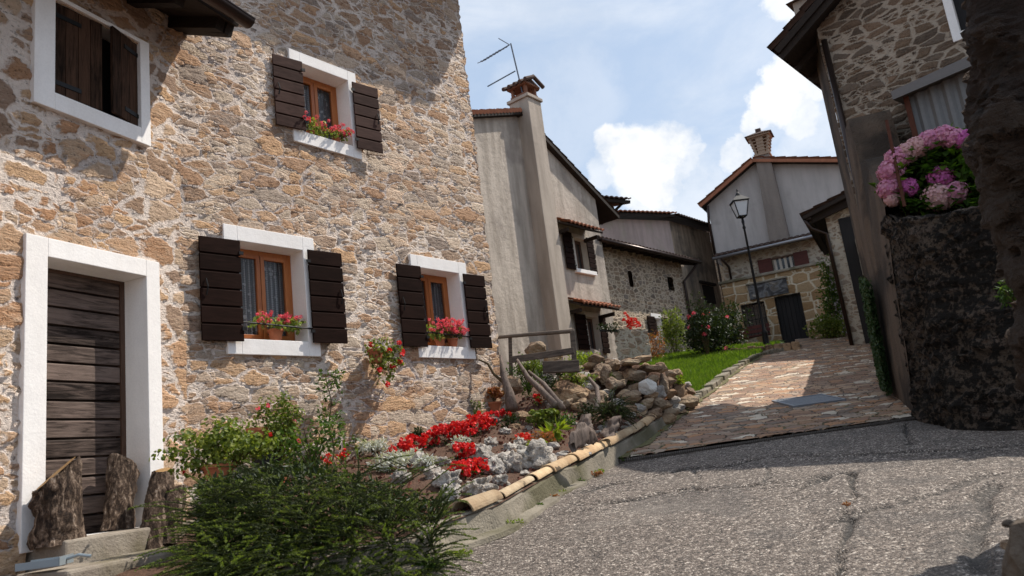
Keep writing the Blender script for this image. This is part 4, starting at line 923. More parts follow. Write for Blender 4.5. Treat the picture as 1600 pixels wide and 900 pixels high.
# ------------------------------------------------------------------ street surfaces
JL, JR = g(960, 723), g(1430, 655)
def asphalt_mat():
    m, nt, b = mat('old_asphalt'); q = G(nt); P = q.n('TexCoord').outputs['Object']
    v1 = q.n('TexVoronoi', Vector=P, Scale=95.0); c1 = q.n('SeparateColor', i0=v1.outputs['Color'])
    v2 = q.n('TexVoronoi', Vector=P, Scale=52.0); c2 = q.n('SeparateColor', i0=v2.outputs['Color'])
    big = q.noise(P, .8, 5, .6).outputs[0]; md = q.noise(P, 4, 4, .6).outputs[0]; fn = q.noise(P, 110, 3, .7).outputs[0]
    f = q.m('ADD', q.m('MULTIPLY', c1.outputs[0], .6), q.m('MULTIPLY', c2.outputs[0], .4))
    c = q.ramp(f, [(.18, (.016, .012, .010)), (.42, (.095, .072, .059)), (.62, (.19, .15, .124)), (.78, (.30, .245, .21)), (.90, (.72, .63, .55))])
    c = q.mix(.06, c, (.155, .122, .101))
    t = q.m('ADD', .72, q.m('ADD', q.m('MULTIPLY', big, .45), q.m('MULTIPLY', md, .25)))
    c = q.mix(1.0, c, q.n('CombineXYZ', X=t, Y=t, Z=q.m('MULTIPLY', t, .97)), 'MULTIPLY')
    at = q.n('Attribute', _attribute_name='crack')
    c = q.mix(q.m('MULTIPLY', at.outputs['Fac'], .9, clamp=True), c, (.014, .012, .010))
    wear = q.ss(big, .54, .60, 0, .42); c = q.mix(wear, c, (.065, .056, .05)); st3 = q.noise(q.n('Mapping', Vector=P, Scale=(.5, 1.6, 1), Rotation=(0, 0, .35)), 1.1, 6, .65).outputs[0]; c = q.mix(q.ss(st3, .55, .70, 0, .35), c, (.26, .225, .19)); c = q.mix(q.ss(st3, .42, .30, 0, .4), c, (.05, .042, .037))
    nt.links.new(c, b.inputs['Base Color']); b.inputs['Roughness'].default_value = .75; b.inputs['Specular IOR Level'].default_value = .45
    h = q.m('ADD', q.m('MULTIPLY', v1.outputs['Distance'], -.010), q.m('ADD', q.m('MULTIPLY', v2.outputs['Distance'], -.012), q.m('MULTIPLY', fn, .003)))
    q.disp(h); return m
def poly_px(pts): return [g(u, v) for u, v in pts]
cracks = [([(905, 772), (935, 762), (960, 756), (990, 753), (1030, 741), (1080, 733), (1130, 730), (1180, 719), (1225, 713), (1262, 712), (1300, 714), (1370, 710), (1420, 706), (1500, 703), (1600, 694)], .9, 1.8),
          ([(902, 790), (950, 787), (990, 783), (1040, 770), (1080, 767), (1120, 765), (1170, 761), (1220, 757), (1275, 750), (1330, 744)], 1.0, 1.6),
          ([(1335, 744), (1333, 765), (1338, 785), (1322, 800), (1330, 815), (1318, 835), (1312, 850), (1316, 875), (1310, 899), (1305, 960)], 1.0, 1.0),
          ([(1240, 772), (1262, 762), (1290, 752)], .7, 1.4), ([(1310, 818), (1335, 812), (1350, 806)], .7, 1.2),
          ([(1330, 805), (1400, 790), (1470, 770), (1530, 745), (1600, 736)], .55, 2.0), ([(1560, 760), (1530, 780), (1545, 810), (1520, 840), (1540, 900)], .7, 1.6),
          ([(1415, 662), (1418, 680), (1425, 695)], .8, 1.3), ([(905, 800), (900, 830), (930, 870), (925, 899)], .35, .7), ([(1080, 733), (1095, 750), (1085, 767)], .7, .9), ([(1180, 719), (1200, 735), (1195, 757)], .6, .8)]
def noise_pts(p, s_, f): return [k+V((mn.noise(k*f), mn.noise(k*f+V((9, 3, 1))), 0))*s_ for k in p]
NX, NY = 470, 430
bl, br = V((-3.2, 1.6, 0)), V((8.2, 1.6, 0)); jl = JL+(JL-JR)*.35; jr = JR+(JR-JL)*1.0
ii, jj = np.meshgrid(np.linspace(0, 1, NX+1), np.linspace(0, 1, NY+1))
X = (1-jj)*((1-ii)*bl.x+ii*br.x)+jj*((1-ii)*jl.x+ii*jr.x); Y = (1-jj)*((1-ii)*bl.y+ii*br.y)+jj*((1-ii)*jl.y+ii*jr.y)
Z = np.where(Y < 9.5, -1.35+.12*Y, -.21+.18*(Y-9.5))
Z = Z+.010*np.sin(X*1.3+Y*.7)*np.cos(Y*1.1-X*.4)-.004
CR = np.zeros_like(X)
wob = .018*np.sin(X*21+3*np.sin(Y*17))+.014*np.sin(Y*33+X*9)+.010*np.sin(X*57-Y*41)
for pts, st, wf in cracks:
    w_ = noise_pts(poly_px(pts), .03, 3.0); d = np.full_like(X, 9.0)
    for a, c in zip(w_, w_[1:]):
        ax, ay, bx, by = a.x, a.y, c.x, c.y; L2 = (bx-ax)**2+(by-ay)**2+1e-9
        t = np.clip(((X+wob-ax)*(bx-ax)+(Y+wob*.8-ay)*(by-ay))/L2, 0, 1)
        d = np.minimum(d, np.hypot(X+wob-ax-t*(bx-ax), Y+wob*.8-ay-t*(by-ay)))
    wd = wf*(.030+.016*np.sin(X*4.1+Y*2.3)+.016*np.sin(X*9.7-Y*6.1)+.008*np.sin(X*31+Y*23))
    k = st*np.clip(1.5*(1-d/np.maximum(.014, wd)), 0, 1); CR = np.maximum(CR, k); Z = Z-.028*k*min(1.3, wf)+.014*st*wf**.5*np.exp(-((d-.08*wf)/.08)**2)
me = bpy.data.meshes.new('asphalt_road'); vs = np.stack([X, Y, Z], -1).reshape(-1, 3)
idx = np.arange((NX+1)*(NY+1)).reshape(NY+1, NX+1); fa = np.stack([idx[:-1, :-1], idx[:-1, 1:], idx[1:, 1:], idx[1:, :-1]], -1).reshape(-1, 4)
me.from_pydata(vs.tolist(), [], fa.tolist()); me.materials.append(asphalt_mat())
at = me.attributes.new('crack', 'FLOAT', 'POINT'); at.data.foreach_set('value', CR.ravel().astype('f')); me.polygons.foreach_set('use_smooth', [True]*len(me.polygons))
o = bpy.data.objects.new('asphalt_road', me); COL.objects.link(o); o['kind'] = 'structure'

def cobble_mat():
    m, nt, b = mat('porphyry_paving'); q = G(nt); P = q.n('TexCoord').outputs['Object']
    wn = q.noise(P, 2.2, 3, .6); w2 = q.n('VectorMath', _operation='SUBTRACT', i0=wn.outputs['Color'], i1=(.5, .5, .5)); w3 = q.n('VectorMath', _operation='SCALE', i0=w2, Scale=.34)
    vec = q.n('VectorMath', _operation='ADD', i0=P, i1=w3); mp = q.n('Mapping', Vector=vec, Rotation=(0, 0, R(8)), Scale=(3.9, 6.8, 0))
    vc = q.n('TexVoronoi', _voronoi_dimensions='2D', Vector=mp, Scale=1.0, Randomness=.95); ve = q.n('TexVoronoi', _voronoi_dimensions='2D', _feature='DISTANCE_TO_EDGE', Vector=mp, Scale=1.0, Randomness=.95)
    cs = q.n('SeparateColor', i0=vc.outputs['Color']); fn = q.noise(P, 40, 5, .65).outputs[0]; md = q.noise(P, 7, 5, .6).outputs[0]; big = q.noise(P, .9, 3).outputs[0]
    c = q.ramp(cs.outputs[0], even([(.32, .175, .095), (.38, .23, .135), (.24, .135, .08), (.31, .20, .13), (.44, .29, .18), (.26, .165, .11), (.40, .20, .095), (.20, .14, .10), (.34, .25, .18), (.28, .16, .10), (.62, .52, .40)]), 'CONSTANT')
    v = q.m('ADD', .62, q.m('ADD', q.m('MULTIPLY', md, .45), q.m('MULTIPLY', fn, .3))); c = q.mix(1.0, c, q.n('CombineXYZ', X=v, Y=v, Z=v), 'MULTIPLY')
    edge = q.m('ADD', ve.outputs['Distance'], q.m('MULTIPLY', q.m('SUBTRACT', md, .5), .10)); mask = q.ss(edge, .012, .06)
    jc = q.mix(q.ss(big, .45, .6), (.085, .062, .045), (.13, .12, .055))
    c = q.mix(mask, jc, c); nt.links.new(c, b.inputs['Base Color'])
    nt.links.new(q.m('ADD', .58, q.m('MULTIPLY', md, .4)), b.inputs['Roughness']); b.inputs['Specular IOR Level'].default_value = .5
    h = q.m('ADD', q.m('MULTIPLY', mask, q.m('ADD', .014, q.m('MULTIPLY', cs.outputs[1], .012))), q.m('ADD', q.m('MULTIPLY', fn, .004), q.m('MULTIPLY', md, .016)))
    q.disp(h); m.displacement_method = 'BOTH'; return m
def lerpl0(pts, t):
    k = min(int(t*(len(pts)-1)), len(pts)-2); f = t*(len(pts)-1)-k
    return pts[k]+(pts[k+1]-pts[k])*f
Lpts = [g(*k) for k in [(966, 720), (1009, 693), (1046, 661), (1060, 648), (1100, 621), (1150, 580), (1185, 560), (1250, 546)]]
Lpts = [JL-V((.15, 0, 0))]+[p-V((.12, 0, 0)) for p in Lpts[1:]]+[V((9.3, 26, 0)), V((9.4, 40, 0))]
Rpts = [V((JR.x+.25, JR.y, 0)), V((5.75, 12.1, 0)), V((7.3, 16.2, 0)), V((10.4, 22.7, 0)), V((12.2, 26, 0)), V((12.2, 40, 0))]
def xat(pts, y):
    for a, c in zip(pts, pts[1:]):
        if y <= c.y: return a.x+(c.x-a.x)*(y-a.y)/(c.y-a.y)
    return pts[-1].x
ramp = MB(); NU, NV = 90, 420
def rp(i, j):
    t = (j/NV)**1.5; s_ = i/NU; yl = JL.y+(38-JL.y)*t; yr = JR.y+(38-JR.y)*t; y = yl+(yr-yl)*s_
    xl_, xr_ = xat(Lpts, yl), xat(Rpts, yr); x = xl_+(xr_-xl_)*s_
    return (x, y, zR(y)+.012*mn.noise(V((x, y, 0))*.9)+.02)
ramp.sheet(rp, NU, NV); o = ramp.build('stone_paved_lane', cobble_mat(), smooth=True); o['kind'] = 'structure'
# joint between the two: a narrow notched drain strip
b = MB(); dj = (JR-JL); n_ = 150; jn = dj.normalized(); jt = V((-jn.y, jn.x, 0))
for i in range(n_):
    p = JL-jn*.2+dj*(1.0*(i+.5)/n_)*1.05; w_ = dj.length*1.05/n_; zz_ = zR(p.y)
    b.box(-w_*.38, w_*.38, -.04, .03, -.03, .030, Matrix.Translation((p.x, p.y, zz_)) @ Matrix.Rotation(atan2(jn.y, jn.x)+R(24), 4, 'Z'))
o = b.build('drain_strip', simple('dark_strip', (.13, .11, .095), .8, 0, .4, .002)); o['kind'] = 'structure'
b = MB()
for i in range(60):
    p = JL-jn*.2+dj*1.05*i/60; q_ = JL-jn*.2+dj*1.05*(i+1)/60; b.add([(p.x-jt.x*.05, p.y-jt.y*.05, zR(p.y)+.006), (q_.x-jt.x*.05, q_.y-jt.y*.05, zR(q_.y)+.006), (q_.x+jt.x*.04, q_.y+jt.y*.04, zR(q_.y)+.006), (p.x+jt.x*.04, p.y+jt.y*.04, zR(p.y)+.006)], [(0, 1, 2, 3)])
o = b.build('drain_bed', simple('dark_bed', (.012, .011, .010), .9, 0, .3, 0)); o['kind'] = 'structure'
b = MB(); n_ = 90
mk = [lerpl0([JL, g(1009, 693), g(1046, 661), g(1060, 648), g(1100, 621), g(1150, 580), g(1185, 560)], i/n_) for i in range(n_+1)]
for i in range(n_):
    a, c = mk[i], mk[i+1]; d_ = (c-a).normalized(); nr = V((d_.y, -d_.x, 0)); w0 = .16+.09*mn.noise(a*4)+.05*mn.noise(a*11); w1 = .16+.09*mn.noise(c*4)+.05*mn.noise(c*11)
    b.add([V((p_.x, p_.y, zR(p_.y)+.050))+nr*w_ for p_, w_ in ((a, -.05), (a, w0), (c, w1), (c, -.05))], [(0, 1, 2, 3)])
o = b.build('moss_strip', simple('moss_and_grit', (.15, .135, .06), .95, 0, .6, .02, 30)); o['kind'] = 'structure'
# grate
gc = [g(1216, 642, .03), g(1303.7, 632, .03), g(1303, 616.5, .03), g(1228, 628, .03)]
c0 = (gc[0]+gc[1]+gc[2]+gc[3])/4+V((0, 0, .02)); gx = ((gc[1]-gc[0])+(gc[2]-gc[3])).normalized(); gy = V((-gx.y, gx.x, 0)); gy = V((gy.x, gy.y, .18*gy.y)).normalized(); gx = V((gx.x, gx.y, .18*gx.y)).normalized()
gw, gd = .41, .41; gn = gx.cross(gy); Mg = Matrix(((gx.x, gy.x, gn.x, c0.x), (gx.y, gy.y, gn.y, c0.y), (gx.z, gy.z, gn.z, c0.z), (0, 0, 0, 1)))
ge = empty('drain_grate', (0, 0, 0), 0, 'square steel drain grate set in the paved lane', 'grate'); ge.matrix_world = Mg
b = MB(); b.box(-gw, gw, -gd, -gd+.035, -.02, .03); b.box(-gw, gw, gd-.035, gd, -.02, .03); b.box(-gw, -gw+.035, -gd+.035, gd-.035, -.02, .03); b.box(gw-.035, gw, -gd+.035, gd-.035, -.02, .03); b.build('frame', M['galv'], ge)
b = MB()
for k in range(17): x = -gw+.06+k*(2*gw-.12)/16; b.box(x-.013, x+.013, -gd+.035, gd-.035, -.01, .022)
for k in range(4): y = -gd+.2+k*.2; b.box(-gw+.035, gw-.035, y-.010, y+.010, -.008, .018)
b.build('grating', M['galv'], ge)
MB().box(-gw+.03, gw-.03, -gd+.03, gd-.03, -.018, -.006).build('pit', M['dark'], ge)

# ground: one sheet out to the horizon
def edge_x(y):                                # street's left edge
    pts = [V((-3.2, 3, 0)), g(693, 860), g(773, 830), g(853, 780), JL]+Lpts[1:]
    if y < pts[0].y: return pts[0].x
    return xat(pts, y)
gx_ = [-300, -120, -60, -30, -18]+[-12+.4*k for k in range(76)]+[22, 30, 60, 120, 300]; gy_ = [-60, -20, -8]+[-4+.4*k for k in range(110)]+[46, 60, 90, 160, 400]
b = MB()
def gp(i, j):
    x, y = gx_[i], gy_[j]; z = zR(max(-2, y))-.10
    if x > 30 or x < -30: z += 0
    if y > JL.y-.5:
        ex = edge_x(y)
        if x < ex-.3 and y > 11: z += min(.25, (ex-.3-x)*.3)
    if x < edge_x(y)+.0 and y < 11: z -= .25
    return (x, y, z)
b.sheet(gp, len(gx_)-1, len(gy_)-1); o = b.build('ground', M['soil'], smooth=True); o['kind'] = 'structure'
# terrace earth behind right wall
b = MB(); tw = MB()
tz = zTop*.78
tpts = [V((Pa.x+.5, Pa.y+.2, 0)), V((5.3, 9.0, 0)), V((6.2, 8.4, 0)), V((11.3, 4.6, 0)), V((20, 4.6, 0)), V((20, 18, 0)), V((12, 18, 0)), V((5.9, 12.1, 0))]
b.add([(p.x, p.y, tz) for p in tpts]+[(p.x, p.y, -1.5) for p in tpts], [tuple(range(8))]+[(i, i+8, (i+1) % 8+8, (i+1) % 8) for i in range(8)])
o = b.build('terrace', M['soil']); o['kind'] = 'structure'

# lawn along the lane
lw = [g(*k) for k in [(1010, 585), (1075, 612), (1100, 603), (1130, 583), (1165, 563), (1190, 556), (1160, 549), (1100, 553), (1050, 560), (1020, 568)]]
def inpoly(x, y, P):
    c = False; n = len(P)
    for i in range(n):
        a, d = P[i], P[i-1]
        if (a.y > y) != (d.y > y) and x < (d.x-a.x)*(y-a.y)/(d.y-a.y)+a.x: c = not c
    return c
lawnpoly = [V((2.85, 13.6, 0)), V((3.3, 14.6, 0)), V((4.1, 16.5, 0)), V((4.95, 18.3, 0)), V((6.3, 20.8, 0)), V((7.2, 22.2, 0)), V((8.3, 24.2, 0)), V((9.0, 26.6, 0)), V((6.2, 27.4, 0)), V((4.6, 25.4, 0)), V((3.2, 23.0, 0)), V((2.6, 20.0, 0)), V((2.2, 17.0, 0)), V((2.0, 14.6, 0)), V((2.6, 13.6, 0))]
lz_ = lambda x, y: zR(y)+.10+.06*max(0, min(1, (edge_x(y)-x)/2))
b = MB(); cnt = 0
while cnt < 34000:
    x, y = rnd.uniform(1.8, 9.2), rnd.uniform(13.4, 27.5)
    if not inpoly(x, y, lawnpoly): continue
    if y > 20 and rnd.random() < .4: continue
    if y > 23.6: continue
    cnt += 1; h = rnd.uniform(.05, .13)*(1.2 if y < 17 else 1); a = rnd.uniform(0, 6.28); w_ = .012*(y/14); lx_, ly_ = rnd.gauss(0, .035), rnd.gauss(0, .035); z = lz_(x, y)
    b.add([(x-cos(a)*w_, y-sin(a)*w_, z-.01), (x+cos(a)*w_, y+sin(a)*w_, z-.01), (x+lx_, y+ly_, z+h)], [(0, 1, 2)])
o = b.build('lawn_grass', M['grass']); tag(o, 'bright green lawn grass beside the paved lane', 'grass', kind='stuff')
b = MB(); b.sheet(lambda i, j: (lambda x, y: (x, y, lz_(x, y)-.02))(1.4+8.2*i/30, 13+15*j/40), 30, 40)
keep = MB(); keep.v = b.v; keep.f = [f for f in b.f if inpoly(sum(b.v[k][0] for k in f)/4, sum(b.v[k][1] for k in f)/4, lawnpoly)]
o = keep.build('lawn', simple('lawn_turf', (.05, .09, .012), .9, 0, .4, .02, 20), smooth=True); o['kind'] = 'structure'

# ------------------------------------------------------------------ garden bed in front of house A
cb = [V((-3.6, 4.3, 0)), V((-2.2, 5.1, 0)), g(660, 882), g(693, 860), g(773, 830), g(853, 780), g(905, 752), g(960, 722), g(1009, 693), g(1046, 661), g(1062, 647)]
cb = [V((p.x, p.y, zR(p.y))) for p in cb]
top_px = [None, None, None, (680, 815), (727, 800), (787, 767), (860, 733), (927, 697), (960, 683), (1003, 662), (1050, 625), (1066, 618)]
def ctop(t): return .22+.0*t
# wall line of A and B at soil height
def wallz(x):                                 # soil height along wall A (x from seam to corner)
    return -.20+.9*max(0, min(1, (x+.2)/5.2))
wl_ = [B.w(-1.5, 0, 0), B.w(-.6, 0, 0), A.w(0, 0, 0), A.w(1, 0, 0), A.w(2, 0, 0), A.w(3, 0, 0), A.w(4, 0, 0), A.w(XC, 0, 0), A.w(XC+.3, -.1, 0), A.w(XC+1.3, .1, 0), A.w(XC+2.6, .0, 0)]
wzs = [-.62, -.5, -.15, .05, .22, .38, .58, .72, .85, 1.15, 1.35]
def lerpl(pts, t):
    k = min(int(t*(len(pts)-1)), len(pts)-2); f = t*(len(pts)-1)-k; a, c = pts[k], pts[k+1]
    return a+(c-a)*f
def bed(s_, t):                               # s_ along, t from kerb (0) to wall (1)
    a = lerpl(cb, s_); w_ = lerpl([V((p.x, p.y, z)) for p, z in zip(wl_, wzs)], s_)
    a = V((a.x, a.y, a.z+.20)); p = a.lerp(w_, t)
    p.z += .05*sin(pi*t)+.05*mn.fractal(V((p.x, p.y, 0))*2.5, 1, 2, 3)*(sin(pi*t)+.1)
    return p
def bed_at(x, y):                             # nearest bed height
    best = None
    for i in range(41):
        for j in range(21):
            p = bed(i/40, j/20); d = (p.x-x)**2+(p.y-y)**2
            if best is None or d < best[0]: best = (d, p.z)
    return best[1]
def bp(u, v, lift=0.0):                       # the bed point seen along a survey direction
    d = ray(u, v); best = None
    for i in range(0, 101):
        for j in range(0, 31):
            p = BG[i][j]; t = p.dot(d)/d.dot(d); e = (p-d*t).length
            if best is None or e < best[0]: best = (e, p)
    return best[1].copy()+V((0, 0, lift))
BG = [[bed(i/100, j/30) for j in range(31)] for i in range(101)]
b = MB(); b.sheet(lambda i, j: bed(i/160, j/50-.01), 160, 50); o = b.build('garden_soil', M['soil'], smooth=True); o['kind'] = 'structure'
# bark chips / gravel scattered (uncountable)
b = MB()
for _ in range(2600):
    s_, t = rnd.uniform(.3, .92), rnd.uniform(.0, 1)**1.2; p = bed(s_, t); a = rv(); c = a.orthogonal().normalized(); d = a.cross(c); L = rnd.uniform(.012, .035)
    b.add([p+V((0, 0, .01))+c*L, p+V((0, 0, .01))+d*L*.5, p+V((0, 0, .01))-c*L, p+V((0, 0, .02))-d*L*.5], [(0, 1, 2, 3)])
o = b.build('bark_mulch', simple('red_brown_bark_chips', (.15, .055, .035), .9, 0, .5, 0)); tag(o, 'reddish bark chips strewn over the flower bed', 'bark mulch', kind='stuff')
# concrete kerb wall with apron
b = MB(); n_ = 220
kt = lambda p: p.z+.20
def kp(i, j):
    p = lerpl(cb, .05+.95*i/n_); q_ = lerpl(cb, min(1, .05+.95*(i+1)/n_)+1e-4); o_ = lerpl(cb, max(0, .05+.95*(i-1)/n_)); d = (q_-o_).normalized(); nr = V((d.y, -d.x, 0))
    rr_ = .025*mn.fractal(p*4.0, 1, 2, 3); rr2 = .03*mn.noise(p*2.1); prof = [(.09, -.15), (.075+rr_, .0), (.03-rr_, .17+rr2), (.0, .205+rr2), (-.10, .215+rr_), (-.14, .1)]
    k = prof[j]; return V((p.x, p.y, 0))+nr*k[0]+V((0, 0, p.z+k[1]+.012*mn.noise(p*3)))
b.sheet(kp, n_, 5); o = b.build('kerb_wall', M['concrete'], smooth=False); tag(o, 'low concrete kerb wall holding back the flower bed', 'kerb'); recentre(o)
b = MB()
def ap(i, j):
    s0_ = .16+.42*i/40; p = lerpl(cb, s0_); q_ = lerpl(cb, s0_+.01); d = (q_-p).normalized(); nr = V((d.y, -d.x, 0)); w_ = [.05, .22, .23][j]*(1-.3*(i/40)) + (.02*mn.noise(p*5) if j else 0)
    return V((p.x, p.y, 0))+nr*w_+V((0, 0, zR(p.y)+[.035, .018, -.02][j]))
b.sheet(ap, 40, 2); o = b.build('kerb_apron', M['concrete']); o['kind'] = 'structure'
# kerb along the lawn (stone edging)
b = MB(); lk = [g(*k) for k in [(1066, 645), (1100, 621), (1150, 580), (1185, 560), (1205, 555), (1250, 545)]]; tot = 44
for i in range(tot):
    a = lerpl(lk, i/tot+.002); c = lerpl(lk, (i+.93)/tot); d = (c-a).normalized(); nr = V((d.y, -d.x, 0)); z = zR(a.y); h_ = .13+rnd.uniform(-.02, .03); w_ = rnd.uniform(.0, .03)
    vs = [a-nr*.14+V((0, 0, -.1)), a+nr*(.06+w_)+V((0, 0, -.1)), c+nr*(.06+w_)+V((0, 0, -.1)), c-nr*.14+V((0, 0, -.1))]
    b.add(vs+[v+V((0, 0, .1+h_)) for v in vs], [(3, 2, 1, 0), (4, 5, 6, 7)]+[(k, (k+1) % 4, (k+1) % 4+4, k+4) for k in range(4)])
o = b.build('stone_edging', M['concrete'], bevel=.015); tag(o, 'mossy stone edging between the lawn and the paved lane', 'edging'); recentre(o)
b = MB(); e0_, e1_ = g(1130, 560, .0), g(1252, 548)
for i in range(9):
    a = e0_.lerp(e1_, i/9); c = e0_.lerp(e1_, (i+.95)/9); h_ = .22+.05*rnd.random(); d = (c-a).normalized(); nr = V((d.y, -d.x, 0))
    vs = [a-nr*.2, a+nr*.12, c+nr*.12, c-nr*.2]; b.add([v+V((0, 0, -.1)) for v in vs]+[v+V((0, 0, h_)) for v in vs], [(3, 2, 1, 0), (4, 5, 6, 7)]+[(k, (k+1) % 4, (k+1) % 4+4, k+4) for k in range(4)])
o = b.build('low_stone_border', M['rockb'], bevel=.03); tag(o, 'low dark stone border at the far end of the lawn below the bench', 'border'); recentre(o)

# half round tiles laid on the kerb
def half_tile(a, c, r=.085, lift=.0):
    a, c = V(a), V(c); d = (c-a); L = d.length; b = MB(); n1 = 12
    prof = []
    for k in range(n1+1): th = pi*k/n1; prof.append((cos(th), sin(th)))
    vs = []
    for x, rr in ((0, r*1.12), (L*.5, r), (L, r*.9)):
        for q0 in (1, .84):
            for cx, cz in prof: vs.append((x, cx*rr*q0, cz*rr*q0*.85))
    m_ = n1+1; fs = []
    for s_ in range(2):
        o0, o1 = s_*2*m_, (s_+1)*2*m_
        for k in range(n1): fs += [(o0+k, o0+k+1, o1+k+1, o1+k), (o0+m_+k, o1+m_+k, o1+m_+k+1, o0+m_+k+1)]
    for k in range(n1): fs += [(k, m_+k, m_+k+1, k+1), (4*m_+k, 4*m_+k+1, 5*m_+k+1, 5*m_+k)]
    fs += [(0, 2*m_, 3*m_, m_), (2*m_, 4*m_, 5*m_, 3*m_), (n1, m_+n1, 3*m_+n1, 2*m_+n1), (2*m_+n1, 3*m_+n1, 5*m_+n1, 4*m_+n1)]
    b.add(vs, fs); o = b.build('half_tile', M['cap'], smooth=False, bevel=.004)
    dd = d.normalized(); y = V((-dd.y, dd.x, 0)).normalized(); z = dd.cross(y)
    o.matrix_world = Matrix(((dd.x, y.x, z.x, a.x), (dd.y, y.y, z.y, a.y), (dd.z, y.z, z.z, a.z+lift), (0, 0, 0, 1)))
    return o
tl = [((735, 812), (782, 778), .105, 'biggest half tile on the kerb, nearest the dark juniper'), ((790, 775), (838, 752), .06, 'thin flat half tile on the kerb just past the biggest one'), ((842, 752), (872, 742), .07, 'half tile on the kerb above the small green weed'), ((868, 748), (902, 722), .085, 'upright mossy half tile on the kerb, between the weed and two pale ones'),
      ((905, 728), (945, 706), .095, 'first of two pale half tiles laid end to end on the kerb'), ((940, 708), (962, 694), .08, 'second of two pale half tiles laid end to end on the kerb'), ((952, 697), (985, 676), .085, 'pale half tile on the kerb level with the drain strip end'), ((948, 684), (990, 670), .09, 'pale half tile lying behind the kerb above the drain strip end'), ((992, 684), (1015, 668), .08, 'far half tile on the kerb where the paving begins'), ((1014, 672), (1032, 655), .08, 'farthest half tile on the kerb under the juniper tuft')]
for (a, c, r_, lb) in tl:
    pa, pc = [min((lerpl(cb, k/300.) for k in range(301)), key=lambda p: abs((p+V((0, 0, .27))).normalized().dot(ray(*k2).normalized())-1)) for k2 in (a, c)]
    pa, pc = pa+V((-.04, .03, .215)), pc+V((-.04, .03, .225)); tag(half_tile(pa, pc, r_), lb, 'roof tile', 'old half round tiles laid along the kerb')

# ------------------------------------------------------------------ door steps, logs
def on(fr, u, v, y): x, z = fr.px(u, v, y); return x, z
st = empty('door_steps', B.w((D_h[0]+D_h[1])/2, -.1, -.62), B.rz(), 'worn stone steps in front of the plank door', 'steps')
hw = (D_h[1]-D_h[0])/2
b = MB(); b.box(-hw-.10, hw+.22, -.30, .42, .0, .42)
b.build('upper_step', M['step'], st, bevel=.02)
b = MB(); b.box(-hw-.5, hw+.62, -.85, -.301, -.2, .24); b.build('lower_step', M['step'], st, bevel=.025)
def logm(pts, radii, seed, cutz, flat=None):
    """a rough debarked log segment: irregular section, slanting cut at the top"""
    b = MB(); n = 48; k = 26; P = [V(p) for p in pts]
    def fn(i, j):
        t = j/k; p = lerpl(P, t); r = lerpl([V((r_, 0, 0)) for r_ in radii], t).x; th = 2*pi*i/n
        q = V((cos(th), sin(th), t*3))
        r *= 1+.22*mn.fractal(q*1.3+V((seed, 0, 0)), .8, 2, 4)+.06*mn.noise(V((cos(th)*5, sin(th)*5, t*2+seed)))
        c = p+V((cos(th)*r, sin(th)*r*.8, 0))
        if flat is not None: c.y = max(c.y, p.y-flat) if False else c.y
        c.z += (cutz[0]*cos(th)+cutz[1]*sin(th))*max(0, t-.55)/.45*r*1.0
        return c
    b.sheet(fn, n, k)
    return b, [fn(i, k) for i in range(n)]
def log(fr, u0, v0, u1, v1, y, w0, w1, seed, cutz, label, y1=None):
    x0, z0 = fr.px(u0, v0, y); x1, z1 = fr.px(u1, v1, y if y1 is None else y1); y1 = y if y1 is None else y1
    e = empty('log', fr.w(x0, y, z0), fr.rz(), label, 'log', 'logs leaning by the door')
    pts = [(0, 0, 0), ((x1-x0)*.5, (y1-y)*.5, (z1-z0)*.5), (x1-x0, y1-y, z1-z0)]
    b, top = logm(pts, [w0*1.12, w0, w1], seed, cutz); b.build('bark', M['bark'], e, smooth=True)
    c = sum(top, V())/len(top); b = MB(); b.add([c+V((0, 0, .012))]+[c+(p-c)*.97+V((0, 0, .004)) for p in top], [(0, i+1, (i+1) % len(top)+1) for i in range(len(top))]); b.build('cut_face', M['cutwood'], e)
log(B, 92, 852, 90, 738, -.22, .155, .145, 3, (.75, -.3), 'thick log with a split orange side, leaning on the left door jamb')
log(B, 184, 828, 192, 728, .02, .10, .105, 8, (-.9, -.4), 'middle log standing in the doorway with a slanted cut top', .1)
log(B, 236, 860, 256, 735, -.36, .10, .075, 12, (.2, .2), 'dark slim log leaning against the right door jamb', -.28)
log(B, 262, 850, 275, 762, -.42, .075, .07, 15, (.1, -.2), 'short striped log at the edge of the juniper, beside the slim dark log', -.4)
# shallow metal dish
p = B.w(*[k for k in (B.px(75, 893, -.7)[0], -.7)], B.px(75, 893, -.7)[1]); b = MB(); dsh = empty('dustpan', p+V((0, 0, .035)), R(10), 'pale blue metal dustpan lying at the foot of the steps, lower left corner', 'dustpan')
b.box(-.16, .12, -.12, .12, 0, .006); b.box(-.16, .12, .115, .121, .006, .05); b.box(-.16, .12, -.121, -.115, .006, .05); b.box(.115, .121, -.121, .121, .0, .06); b.build('pan', M['teal'], dsh); b = MB(); b.tube([(.10, 0, .03), (.2, 0, .05), (.28, 0, .03)], .012, 8); b.build('handle', M['teal'], dsh)

